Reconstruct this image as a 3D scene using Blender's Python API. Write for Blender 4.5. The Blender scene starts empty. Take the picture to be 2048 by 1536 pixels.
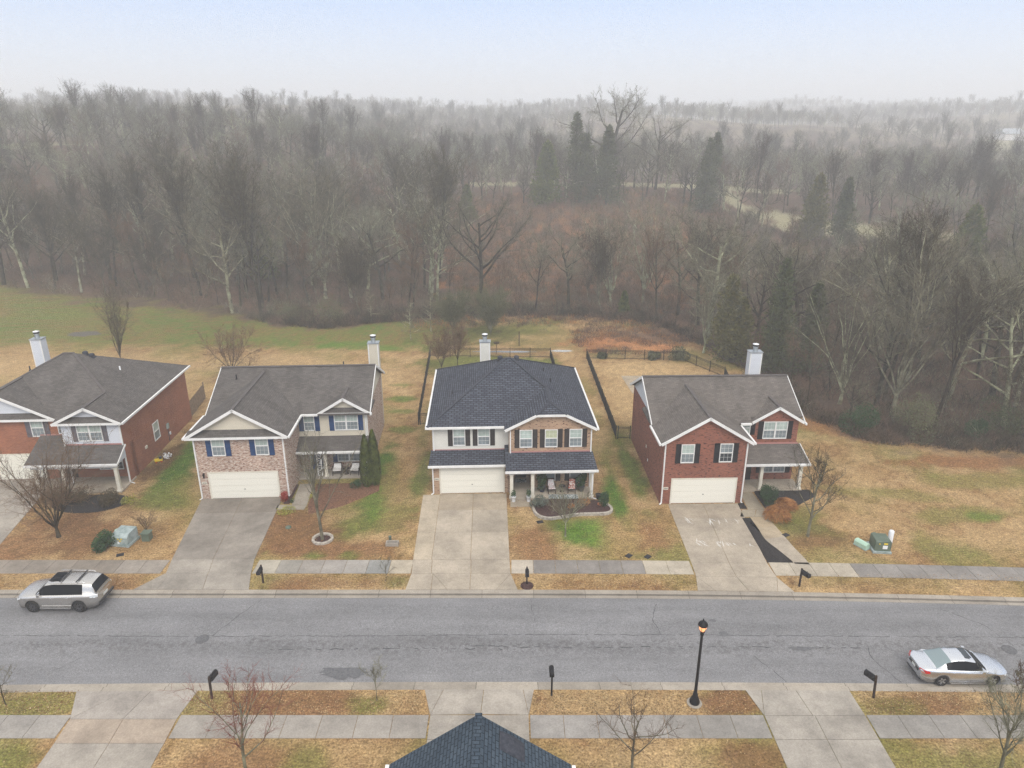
import bpy, math, random
from mathutils import Vector, Matrix, noise
R = math.radians
S = bpy.context.scene

# ---------------------------------------------------------------- camera, light, exposure
CAM_H = 26.4
PITCH = math.atan(518 / 1420)
cam = bpy.data.objects.new('camera', bpy.data.cameras.new('camera'))
S.collection.objects.link(cam); S.camera = cam
cam.location = (0, 0, CAM_H)
cam.rotation_euler = (math.pi / 2 - PITCH, 0, 0)
cam.data.sensor_width = 36; cam.data.lens = 36 * 1420 / 2048
cam.data.clip_end = 4000; cam.data.clip_start = 0.5
W = bpy.data.worlds.new('World'); S.world = W; W.use_nodes = True
wn = W.node_tree.nodes; wl = W.node_tree.links
bg = wn['Background']
sky = wn.new('ShaderNodeTexSky'); sky.sky_type = 'NISHITA'; sky.sun_disc = False
SUN_EL, SUN_ROT = R(48), R(200)
sky.sun_elevation = SUN_EL; sky.sun_rotation = SUN_ROT; sky.dust_density = 4; sky.air_density = 1.0
hsv = wn.new('ShaderNodeHueSaturation'); hsv.inputs['Saturation'].default_value = 0.42
wl.new(sky.outputs[0], hsv.inputs['Color'])
wmix = wn.new('ShaderNodeMix'); wmix.data_type = 'RGBA'; wmix.inputs[0].default_value = 0.62
wl.new(hsv.outputs[0], wmix.inputs[6])
tc = wn.new('ShaderNodeTexCoord'); sx = wn.new('ShaderNodeSeparateXYZ'); wr = wn.new('ShaderNodeValToRGB')     # overcast dome: white low, bluer above, grey overhead
wl.new(tc.outputs['Generated'], sx.inputs[0]); wl.new(sx.outputs[2], wr.inputs[0]); wl.new(wr.outputs[0], wmix.inputs[7])
e = wr.color_ramp.elements; e[0].position = 0; e[0].color = (9.6, 10.2, 10.9, 1); e[1].position = 1; e[1].color = (12.6, 12.3, 11.8, 1)
k = e.new(.05); k.color = (8.2, 9.5, 11.2, 1); k = e.new(.15); k.color = (3.9, 6.3, 10.8, 1); k = e.new(.45); k.color = (9.6, 9.9, 10.6, 1)
wl.new(wmix.outputs[2], bg.inputs['Color']); bg.inputs['Strength'].default_value = 0.085
sun = bpy.data.objects.new('sun', bpy.data.lights.new('sun', 'SUN')); S.collection.objects.link(sun)
sun.data.energy = 1.1; sun.data.angle = R(28); sun.data.color = (1, 0.96, 0.9)
sun.rotation_euler = (math.pi / 2 - SUN_EL, 0, R(20))
S.view_settings.view_transform = 'Standard'; S.view_settings.look = 'None'
S.view_settings.exposure = 0.74; S.view_settings.gamma = 1
S.cycles.max_bounces = 5; S.cycles.diffuse_bounces = 1; S.cycles.volume_bounces = 3
S.cycles.transparent_max_bounces = 6; S.cycles.use_denoising = True; S.cycles.denoising_prefilter = 'NONE'; S.cycles.denoising_input_passes = 'RGB_ALBEDO_NORMAL'
S.cycles.use_adaptive_sampling = False

# ---------------------------------------------------------------- helpers
rnd = random.Random(7)
COL = S.collection
def link(o, parent=None):
    COL.objects.link(o)
    if parent: o.parent = parent
    return o
def tag(o, label=None, cat=None, group=None, kind=None):
    if label: o['label'] = label
    if cat: o['category'] = cat
    if group: o['group'] = group
    if kind: o['kind'] = kind
    return o
def empty(name, loc=(0, 0, 0), rz=0, label=None, cat=None, group=None):
    o = bpy.data.objects.new(name, None); link(o)
    o.location = loc; o.rotation_euler = (0, 0, rz); o.empty_display_size = .3
    return tag(o, label, cat, group)
def copy_tree(o, parent=None):
    c = o.copy(); COL.objects.link(c); c.parent = parent
    for ch in list(o.children): copy_tree(ch, c)
    return c

class MB:
    def __init__(s): s.v = []; s.f = []; s.m = []; s.sm = []
    def face(s, pts, mi=0, smooth=False):
        b = len(s.v); s.v += [tuple(p) for p in pts]; s.f.append(tuple(range(b, b + len(pts)))); s.m.append(mi); s.sm.append(smooth)
    def grid(s, rows, mi=0, smooth=True, closed=False):
        b = len(s.v); n = len(rows[0])
        for r in rows: s.v += [tuple(p) for p in r]
        for i in range(len(rows) - 1):
            for j in range(n if closed else n - 1):
                k = (j + 1) % n
                s.f.append((b + i*n + j, b + i*n + k, b + (i+1)*n + k, b + (i+1)*n + j)); s.m.append(mi); s.sm.append(smooth)
    def box(s, x0, x1, y0, y1, z0, z1, mi=0):
        b = len(s.v)
        s.v += [(x0,y0,z0),(x1,y0,z0),(x1,y1,z0),(x0,y1,z0),(x0,y0,z1),(x1,y0,z1),(x1,y1,z1),(x0,y1,z1)]
        for f in ((0,3,2,1),(4,5,6,7),(0,1,5,4),(1,2,6,5),(2,3,7,6),(3,0,4,7)):
            s.f.append(tuple(b+i for i in f)); s.m.append(mi); s.sm.append(False)
        return s
    def extr(s, pts, d, mi=0):      # closed solid: polygon extruded by vector d
        n = len(pts); b = len(s.v); d = Vector(d)
        s.v += [tuple(p) for p in pts] + [tuple(Vector(p) + d) for p in pts]
        s.f.append(tuple(b+i for i in range(n))); s.f.append(tuple(b+n+i for i in reversed(range(n))))
        for i in range(n):
            j = (i+1) % n; s.f.append((b+j, b+i, b+n+i, b+n+j))
        s.m += [mi]*(n+2); s.sm += [False]*(n+2)
        return s
    def bar(s, p, q, w, h, mi=0):    # board from p to q, width w sideways, height h (hangs below)
        p = Vector(p); q = Vector(q); d = (q-p).normalized()
        side = d.cross(Vector((0,0,1)));
        side = side.normalized()*w/2 if side.length > 1e-4 else Vector((w/2,0,0))
        up = side.cross(d).normalized()*h if abs(d.z) < .99 else Vector((0,h,0))
        s.extr([p-side, p+side, p+side-up, p-side-up], q-p, mi); return s
    def cyl(s, x, y, z0, z1, r0, r1=None, n=10, mi=0, smooth=True):
        r1 = r0 if r1 is None else r1
        s.lathe(x, y, [(r0, z0), (r1, z1)], n, mi, smooth); return s
    def lathe(s, x, y, prof, n=12, mi=0, smooth=True):
        rows = [[(x + r*math.cos(2*math.pi*k/n), y + r*math.sin(2*math.pi*k/n), z) for k in range(n)] for r, z in prof]
        s.grid(rows, mi, smooth, True)
        s.face(list(reversed(rows[0])), mi); s.face(rows[-1], mi); return s
    def tube(s, pts, rad, n=5, mi=0):
        rows = []
        for i, p in enumerate(pts):
            a = pts[max(0, i-1)]; c = pts[min(len(pts)-1, i+1)]
            d = (Vector(c)-Vector(a)).normalized()
            u = d.cross(Vector((.3,.2,1)) if abs(d.z) < .9 else Vector((1,.1,0))).normalized(); w = d.cross(u)
            rr = rad[i]
            rows.append([Vector(p)+u*math.cos(2*math.pi*k/n)*rr+w*math.sin(2*math.pi*k/n)*rr for k in range(n)])
        s.grid(rows, mi, True, True)
    def sliver(s, p, q, w, rn, mi=0):
        d = q-p; a = d.cross(Vector((rn.uniform(-1,1), rn.uniform(-1,1), rn.uniform(-1,1))))
        if a.length < 1e-6: return
        a = a.normalized()*w/2; b = len(s.v)
        s.v += [tuple(p-a), tuple(p+a), tuple(q)]; s.f.append((b,b+1,b+2)); s.m.append(mi); s.sm.append(False)
    def mesh(s, name, mats, uv=True):
        me = bpy.data.meshes.new(name); me.from_pydata(s.v, [], s.f)
        for m in (mats if isinstance(mats, (list, tuple)) else [mats]): me.materials.append(m)
        me.polygons.foreach_set('material_index', s.m); me.polygons.foreach_set('use_smooth', s.sm)
        me.update()
        if any('concrete' in m.name for m in me.materials):
            me.attributes.new('tint', 'FLOAT_COLOR', 'FACE').data.foreach_set('color', [1.0]*(4*len(s.f)))
        if uv: boxuv(me)
        return me
    def build(s, name, mats, parent=None, uv=True):
        return link(bpy.data.objects.new(name, s.mesh(name, mats, uv)), parent)
def boxuv(me):
    uvl = me.uv_layers.new(name='uv').data
    vs = me.vertices
    for p in me.polygons:
        n = p.normal
        if abs(n.z) > .985: U = Vector((1,0,0)); V = Vector((0,1,0))
        else:
            U = Vector((-n.y, n.x, 0)).normalized(); V = n.cross(U)
            if V.z < 0: V = -V
        for li in p.loop_indices:
            c = vs[me.loops[li].vertex_index].co
            uvl[li].uv = (c.dot(U), c.dot(V))
def smoothstep(a, b, x):
    t = max(0, min(1, (x-a)/(b-a))); return t*t*(3-2*t)
def fbm(x, y, s=1.0, o=4, z=0.0): return noise.fractal(Vector((x*s, y*s, z)), 1.0, 2.0, o)

# ---------------------------------------------------------------- materials
def nm(name, col=(.5,.5,.5), rough=.8, metal=0, spec=None):
    m = bpy.data.materials.new(name); m.use_nodes = True
    b = m.node_tree.nodes['Principled BSDF']
    b.inputs['Base Color'].default_value = (*col, 1); b.inputs['Roughness'].default_value = rough; b.inputs['Metallic'].default_value = metal
    if spec is not None: b.inputs['Specular IOR Level'].default_value = spec
    return m
class NT:
    def __init__(s, m): s.m = m; s.t = m.node_tree; s.b = s.t.nodes['Principled BSDF']
    def n(s, t, **k):
        x = s.t.nodes.new('ShaderNode'+t)
        for a, v in k.items(): setattr(x, a, v)
        return x
    def l(s, a, b): s.t.links.new(a, b)
    def noise(s, vec, scale, detail=4, rough=.6):
        x = s.n('TexNoise'); x.inputs['Scale'].default_value = scale; x.inputs['Detail'].default_value = detail; x.inputs['Roughness'].default_value = rough
        s.l(vec, x.inputs['Vector']); return x.outputs[0]
    def ramp(s, fac, stops):
        x = s.n('ValToRGB'); e = x.color_ramp.elements
        while len(e) < len(stops): e.new(.5)
        for i, (p, c) in enumerate(stops): e[i].position = p; e[i].color = (*c, 1) if len(c) == 3 else c
        s.l(fac, x.inputs[0]); return x.outputs[0]
    def mix(s, f, a, b, bt='MIX'):
        x = s.n('Mix', data_type='RGBA', blend_type=bt)
        for i, q in ((0, f), (6, a), (7, b)):
            if hasattr(q, 'is_output'): s.l(q, x.inputs[i])
            else: x.inputs[i].default_value = q if i == 0 else (*q, 1)
        return x.outputs[2]
    def uv(s): return s.n('TexCoord').outputs['UV']
    def obj(s): return s.n('TexCoord').outputs['Object']
    def pos(s): return s.n('NewGeometry').outputs['Position']
    def mapv(s, vec, sc):
        x = s.n('Mapping'); x.inputs['Scale'].default_value = sc; s.l(vec, x.inputs[0]); return x.outputs[0]
    def out(s, c): s.l(c, s.b.inputs['Base Color'])
    def bump(s, h, st=.3, d=.02):
        x = s.n('Bump'); x.inputs['Strength'].default_value = st; x.inputs['Distance'].default_value = d
        s.l(h, x.inputs['Height']); s.l(x.outputs[0], s.b.inputs['Normal'])
def g3(v): return (v, v, v)
def mottled(name, c1, c2, scale=3, rough=.85, vec='pos', detail=6, lo=.35, hi=.65, spec=None):
    m = nm(name, c1, rough, spec=spec); t = NT(m)
    v = getattr(t, vec)()
    t.out(t.ramp(t.noise(v, scale, detail), [(lo, c1), (hi, c2)])); return m
def brick(name, c1, c2, mortar, dark=None, darkamt=.0, bw=.22, rh=.075, lightc=None, lightamt=0):
    m = nm(name, c1, .9, spec=.2); t = NT(m); uv = t.uv()
    b = t.n('TexBrick'); b.inputs['Scale'].default_value = 1; b.inputs['Brick Width'].default_value = bw; b.inputs['Row Height'].default_value = rh
    b.inputs['Mortar Size'].default_value = .011; b.inputs['Color1'].default_value = (*c1, 1); b.inputs['Color2'].default_value = (*c2, 1)
    b.inputs['Mortar'].default_value = (*mortar, 1); b.inputs['Bias'].default_value = 0; t.l(uv, b.inputs['Vector'])
    c = b.outputs[0]
    if darkamt:
        n = t.noise(t.mapv(uv, (3.6, 11, 1)), 1.0, 2, .5)
        c = t.mix(t.ramp(n, [(darkamt, g3(0)), (darkamt+.03, g3(1))]), c, dark)
    if lightamt:
        n = t.noise(t.mapv(uv, (4.4, 12, 1)), 1.0, 2, .5)
        c = t.mix(t.ramp(n, [(lightamt, g3(0)), (lightamt+.04, g3(1))]), c, lightc)
    big = t.ramp(t.noise(uv, .5, 5), [(.3, g3(.82)), (.7, g3(1.12))])
    c = t.mix(1, c, big, 'MULTIPLY'); t.out(c); t.bump(b.outputs[1], -.3, .01)
    return m
def shingle(name, c1, c2, c3, rh=.14, bw=.33, gap=.02, stain=.25):
    m = nm(name, c1, .93, spec=.12); t = NT(m); uv = t.uv()
    b = t.n('TexBrick'); b.inputs['Scale'].default_value = 1; b.inputs['Brick Width'].default_value = bw; b.inputs['Row Height'].default_value = rh
    b.inputs['Mortar Size'].default_value = gap; b.inputs['Mortar Smooth'].default_value = .3
    b.inputs['Color1'].default_value = (*c1, 1); b.inputs['Color2'].default_value = (*c2, 1); b.inputs['Mortar'].default_value = (*c3, 1)
    t.l(uv, b.inputs['Vector'])
    g = t.ramp(t.noise(uv, 22, 3, .7), [(.3, g3(.72)), (.7, g3(1.28))])
    c = t.mix(1, b.outputs[0], g, 'MULTIPLY')
    c = t.mix(1, c, t.ramp(t.noise(t.mapv(uv, (1, .35, 1)), .7, 6, .65), [(.3, g3(1-stain)), (.72, g3(1+stain))]), 'MULTIPLY')
    t.out(c); t.bump(b.outputs[1], -.5, .02); return m
def siding(name, c, rh=.17):
    m = nm(name, c, .6, spec=.3); t = NT(m); uv = t.uv()
    w = t.n('TexWave', wave_type='BANDS', bands_direction='Y', wave_profile='SAW'); w.inputs['Scale'].default_value = 1/(rh*math.pi*2)*math.pi*1.0
    t.l(uv, w.inputs['Vector'])
    lines = t.ramp(w.outputs[1], [(0, g3(.6)), (.16, g3(.97)), (1, g3(1.0))])
    c2 = t.mix(1, c, lines, 'MULTIPLY')
    c2 = t.mix(1, c2, t.ramp(t.noise(uv, .8, 4), [(.3, g3(.93)), (.7, g3(1.03))]), 'MULTIPLY')
    t.out(c2); return m
def concrete(name, c, joints=False, stain=.18):
    m = nm(name, c, .85, spec=.3); t = NT(m); p = t.pos()
    a = t.n('Attribute', attribute_name='tint'); a.attribute_type = 'GEOMETRY'
    n1 = t.ramp(t.noise(p, .45, 7, .65), [(.3, g3(1-stain)), (.7, g3(1+stain*.7))])
    n2 = t.ramp(t.noise(p, 14, 3, .7), [(.3, g3(.84)), (.7, g3(1.14))])
    n3 = t.ramp(t.noise(p, 1.7, 6, .75), [(.25, g3(.80)), (.55, g3(1.02)), (1, g3(1.04))]); n2 = t.mix(1, n2, n3, 'MULTIPLY')
    cc = t.mix(1, c, n1, 'MULTIPLY'); cc = t.mix(1, cc, n2, 'MULTIPLY'); cc = t.mix(1, cc, a.outputs[0], 'MULTIPLY')
    t.out(cc); return m

M = {}
M['trim'] = mottled('white_trim', (.72,.71,.68), (.82,.81,.79), 2, .5)
M['cream'] = mottled('cream_trim', (.66,.61,.50), (.74,.70,.60), 2, .5)
def garage_mat():
    m = nm('garage_door_paint', (.80,.77,.67), .5); t = NT(m); uv = t.uv()
    w = t.n('TexWave', wave_type='BANDS', bands_direction='Y', wave_profile='SAW'); w.inputs['Scale'].default_value = 1/(.53)*.5
    t.l(uv, w.inputs['Vector'])
    t.out(t.mix(1, (.82,.79,.69), t.ramp(w.outputs[1], [(0, g3(.86)), (.05, g3(1)), (1, g3(1))]), 'MULTIPLY')); return m
M['garage'] = garage_mat()
M['glass_up'] = None
def glassmat(name, c, rough=.12):
    m = nm(name, c, rough, spec=.6); t = NT(m)
    t.out(t.ramp(t.noise(t.obj(), 1.3, 3), [(.3, tuple(x*.75 for x in c)), (.7, tuple(min(1, x*1.2) for x in c))])); return m
M['blind'] = glassmat('window_blind_behind_glass', (.42,.50,.46)); M['screen'] = glassmat('window_screen_glass', (.20,.235,.25), .35)
M['darkglass'] = glassmat('dark_glass', (.03,.04,.05), .08); M['yellowblind'] = glassmat('warm_blind_behind_glass', (.50,.53,.36))
M['shut_blue'] = mottled('navy_shutter_paint', (.012,.040,.12), (.02,.06,.16), 3, .5)
M['shut_black'] = mottled('black_shutter_paint', (.010,.010,.013), (.02,.02,.024), 3, .5)
M['shut_brown'] = mottled('dark_brown_shutter_paint', (.032,.026,.026), (.05,.042,.04), 3, .6)
M['shut_grey'] = mottled('grey_shutter_paint', (.10,.095,.11), (.14,.13,.15), 3, .6)
M['brick_h1'] = brick('orange_red_brick', (.40,.140,.066), (.29,.092,.047), (.30,.17,.12))
M['brick_h2'] = brick('pink_mixed_brick', (.47,.31,.235), (.39,.235,.175), (.52,.44,.37), dark=(.20,.10,.075), darkamt=.56, lightc=(.62,.54,.46), lightamt=.55)
M['brick_h3'] = brick('tan_brick_with_dark_accents', (.46,.30,.19), (.40,.24,.15), (.45,.34,.25), dark=(.09,.045,.035), darkamt=.60)
M['brick_h4'] = brick('dark_red_brick', (.33,.108,.058), (.235,.073,.042), (.22,.13,.11), dark=(.075,.03,.025), darkamt=.60)
M['sid_white'] = siding('pale_blue_white_siding', (.68,.71,.76)); M['sid_cream'] = siding('cream_siding', (.66,.60,.48)); M['sid_ivory'] = siding('ivory_siding', (.74,.72,.65))
M['roof_brown'] = shingle('weathered_brown_grey_shingle', (.135,.122,.112), (.094,.085,.079), (.066,.060,.056), gap=.012)
M['roof_tan'] = shingle('faded_tan_grey_shingle', (.165,.145,.128), (.115,.101,.091), (.08,.071,.065), gap=.012)
M['roof_blue'] = shingle('dark_blue_grey_shingle', (.095,.103,.125), (.052,.057,.075), (.018,.020,.028), rh=.2, bw=.42, gap=.035, stain=.12)
M['roof_slate'] = shingle('slate_blue_shingle', (.066,.090,.115), (.045,.064,.086), (.012,.017,.025), rh=.15, bw=.30, gap=.018, stain=.15)
M['ridgecap'] = mottled('ridge_cap_shingle', (.035,.038,.05), (.065,.07,.085), 8)
M['ridgebrown'] = mottled('brown_ridge_cap_shingle', (.09,.08,.078), (.13,.117,.11), 8)
M['metal_grey'] = nm('galvanised_metal', (.45,.48,.5), .4, .8); M['metal_dark'] = nm('dark_vent_metal', (.03,.03,.035), .5, .3)
M['flash'] = nm('pink_flashing', (.42,.20,.18), .6)
M['black'] = nm('black_paint', (.012,.012,.014), .45); M['fence'] = nm('black_fence_metal', (.012,.012,.013), .55)
M['post'] = mottled('dark_wood', (.028,.018,.013), (.06,.04,.03), 6)
M['fencewood'] = mottled('weathered_wood', (.16,.115,.075), (.29,.215,.145), 4)
M['concrete_warm'] = concrete('warm_concrete', (.405,.345,.27), stain=.28); M['concrete_grey'] = concrete('grey_concrete', (.30,.275,.245), stain=.28); M['concrete_mid'] = concrete('aged_concrete', (.365,.325,.275), stain=.32)
M['curb'] = concrete('curb_concrete', (.36,.32,.27))
M['mulch_dark'] = mottled('black_mulch', (.010,.009,.010), (.05,.045,.045), 12, .95)
M['mulch_leaf'] = mottled('leaf_strewn_mulch', (.07,.035,.024), (.24,.125,.075), 9, .95)
M['mulch_brown'] = mottled('brown_mulch', (.035,.018,.016), (.09,.05,.045), 10, .95)
M['stone'] = mottled('pale_edging_stone', (.30,.26,.21), (.55,.50,.43), 5)
M['util_green'] = mottled('dark_green_enamel', (.085,.12,.085), (.12,.155,.115), 3, .5); M['util_pale'] = mottled('pale_mint_enamel', (.40,.58,.45), (.46,.64,.51), 3, .5)
M['util_grey'] = mottled('weathered_grey_green_enamel', (.20,.26,.25), (.40,.46,.45), 3, .5)
M['yellow'] = nm('yellow_sticker', (.75,.55,.03), .5); M['white'] = nm('white_plastic', (.80,.81,.82), .4)
M['tarp'] = nm('terracotta', (.42,.15,.07), .8); M['navy'] = nm('navy_glaze', (.015,.025,.05), .3); M['wicker'] = nm('dark_wicker', (.03,.022,.018), .8)
M['cushion'] = mottled('off_white_cushion', (.60,.58,.55), (.75,.73,.70), 4); M['redcloth'] = mottled('red_patterned_cloth', (.45,.10,.06), (.75,.65,.58), 9, lo=.47, hi=.53)
M['whitecloth'] = mottled('white_patterned_cloth', (.72,.68,.66), (.50,.25,.25), 9, lo=.5, hi=.62)
M['rug'] = mottled('striped_rug', (.06,.10,.11), (.50,.52,.50), 7, lo=.47, hi=.53)

for k_ in ('shut_blue','shut_black','shut_brown','shut_grey','black','fence','post','ridgecap','ridgebrown','metal_dark','mulch_dark','mulch_brown','mulch_leaf'): M[k_].node_tree.nodes['Principled BSDF'].inputs['Specular IOR Level'].default_value = .12
def bark(name, c1, c2, c3):
    m = nm(name, c1, .95, spec=.1); t = NT(m)
    oi = t.n('ObjectInfo')
    c = t.ramp(t.noise(t.pos(), 1.1, 4, .65), [(.38, c1), (.52, c2), (.66, c3)])
    v = t.ramp(oi.outputs['Random'], [(0, (.75,.72,.72)), (.35, (1.0,.95,.9)), (.7, (1.1,1.12,1.05)), (1, (1.35,1.38,1.28))])
    t.out(t.mix(1, c, v, 'MULTIPLY')); return m
M['bark_dark'] = bark('dark_bark', (.020,.017,.012), (.040,.035,.025), (.10,.096,.065))
M['bark_pale'] = bark('pale_lichen_bark', (.12,.11,.075), (.27,.27,.185), (.42,.43,.30))
M['twig_dark'] = bark('dark_twigs', (.034,.027,.017), (.060,.049,.032), (.115,.102,.068))
M['twig_red'] = bark('reddish_twigs', (.095,.058,.038), (.145,.088,.056), (.17,.118,.08))
M['twig_grey'] = bark('grey_twigs', (.095,.088,.062), (.165,.156,.112), (.27,.265,.19))
M['twig_bud'] = bark('red_budding_twigs', (.16,.045,.04), (.20,.065,.05), (.22,.10,.08))
def leafmat(name, c1, c2):
    m = nm(name, c1, .8, spec=.2); t = NT(m)
    t.out(t.ramp(t.noise(t.pos(), 2.3, 4, .7), [(.36, c1), (.64, c2)])); return m
M['cedar'] = leafmat('cedar_needles', (.032,.042,.018), (.125,.145,.058)); M['cedar_gold'] = leafmat('yellowish_cedar_needles', (.07,.075,.022), (.19,.17,.055))
M['arbor'] = leafmat('arborvitae_leaves', (.035,.055,.008), (.15,.18,.03)); M['boxwood'] = leafmat('evergreen_leaves', (.018,.045,.018), (.05,.10,.035))
M['sage'] = leafmat('grey_green_leaves', (.06,.075,.055), (.18,.20,.16)); M['orange_grass'] = leafmat('rusty_ornamental_grass', (.20,.075,.025), (.55,.26,.09))
M['red_leaf'] = leafmat('crimson_leaves', (.22,.015,.012), (.35,.03,.02)); M['olive'] = leafmat('olive_leaves', (.07,.075,.035), (.17,.17,.09))
M['brush'] = leafmat('dry_brush', (.10,.06,.04), (.20,.13,.09)); M['lime'] = leafmat('lime_groundcover', (.20,.20,.03), (.40,.38,.08))
M['brown_shrub'] = leafmat('brown_green_shrub', (.05,.04,.022), (.13,.10,.055))

# ---------------------------------------------------------------- terrain
def farY(x): return 35.42 - (.0008*x*x if x > 0 else 0)
def nearY(x): return 28.62 - .0003*x*x
KW = .62
EDGE = [(-400,330),(-200,172),(-84,114),(-64,108.5),(-45,103.5),(-33,97),(-26,95),(-14,99.5),(-2,101.5),(12,101),(20,97),(24,88),(26.5,78),(27.5,69),(28.5,62.5),(32,58),(37,56.2),(43,55),(60,53),(90,52),(200,50),(600,50)]
def edgeY(x):
    for (a, b), (c, d) in zip(EDGE, EDGE[1:]):
        if a <= x <= c: return b + (d-b)*(x-a)/(c-a)
    return 60
HT = [(0,0),(112,0),(140,2.0),(165,4.5),(208,7.5),(280,7.5),(350,10.5),(450,18),(600,26),(1000,38),(1600,52),(3000,60)]
def hz(x, y):
    D = math.hypot(x*.8, y)
    for (a, b), (c, d) in zip(HT, HT[1:]):
        if a <= D <= c: h = b+(d-b)*(D-a)/(c-a); break
    if D > 115:
        left = smoothstep(.02, -.42, x/max(y, 1))
        h += 11.5*left*smoothstep(125, 250, D)*(1-.6*smoothstep(500, 1200, D))
        w = smoothstep(120, 260, D)
        h += w*(3.2+.006*D)*fbm(x, y, .0052, 3, 5.1)*1.5
        h += .25*fbm(x, y, .06, 3)*smoothstep(112, 140, D)
    return h
def inpoly(x, y, P):
    c = False; j = len(P)-1
    for i in range(len(P)):
        if (P[i][1] > y) != (P[j][1] > y) and x < (P[j][0]-P[i][0])*(y-P[i][1])/(P[j][1]-P[i][1]+1e-12)+P[i][0]: c = not c
        j = i
    return c
CLEAR = [(-9,104),(24,103),(32,112),(44,140),(52,175),(48,205),(-12,205),(-14,160)]      # reddish scrub clearing
FIELDS = [[(-40,300),(-10,300),(-8,330),(-46,332)], [(20,385),(90,380),(104,412),(20,410)], [(215,330),(330,320),(420,420),(265,420)],
          [(60,182),(96,150),(92,142),(76,148),(60,160),(54,190),(58,215),(64,214)], [(30,214),(75,205),(82,216),(32,228)], [(-14,224),(10,224),(12,234),(-14,236)],
          [(60,400),(110,400),(120,420),(50,420)], [(-170,215),(-132,205),(-128,222),(-168,232)]]
LOW = [(30,100),(88,98),(92,150),(66,190),(40,190)]
def infield(x, y): return any(inpoly(x, y, f) for f in FIELDS)
STRAW = Vector((.325,.205,.088)); PALE = Vector((.42,.285,.14)); BROWN = Vector((.19,.098,.045)); GREEN = Vector((.085,.150,.020)); OLIVE = Vector((.150,.155,.036))
LITTER = Vector((.095,.062,.043)); RUST = Vector((.30,.135,.055)); SCRUB = Vector((.145,.088,.058)); FIELD = Vector((.30,.27,.165))
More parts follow.
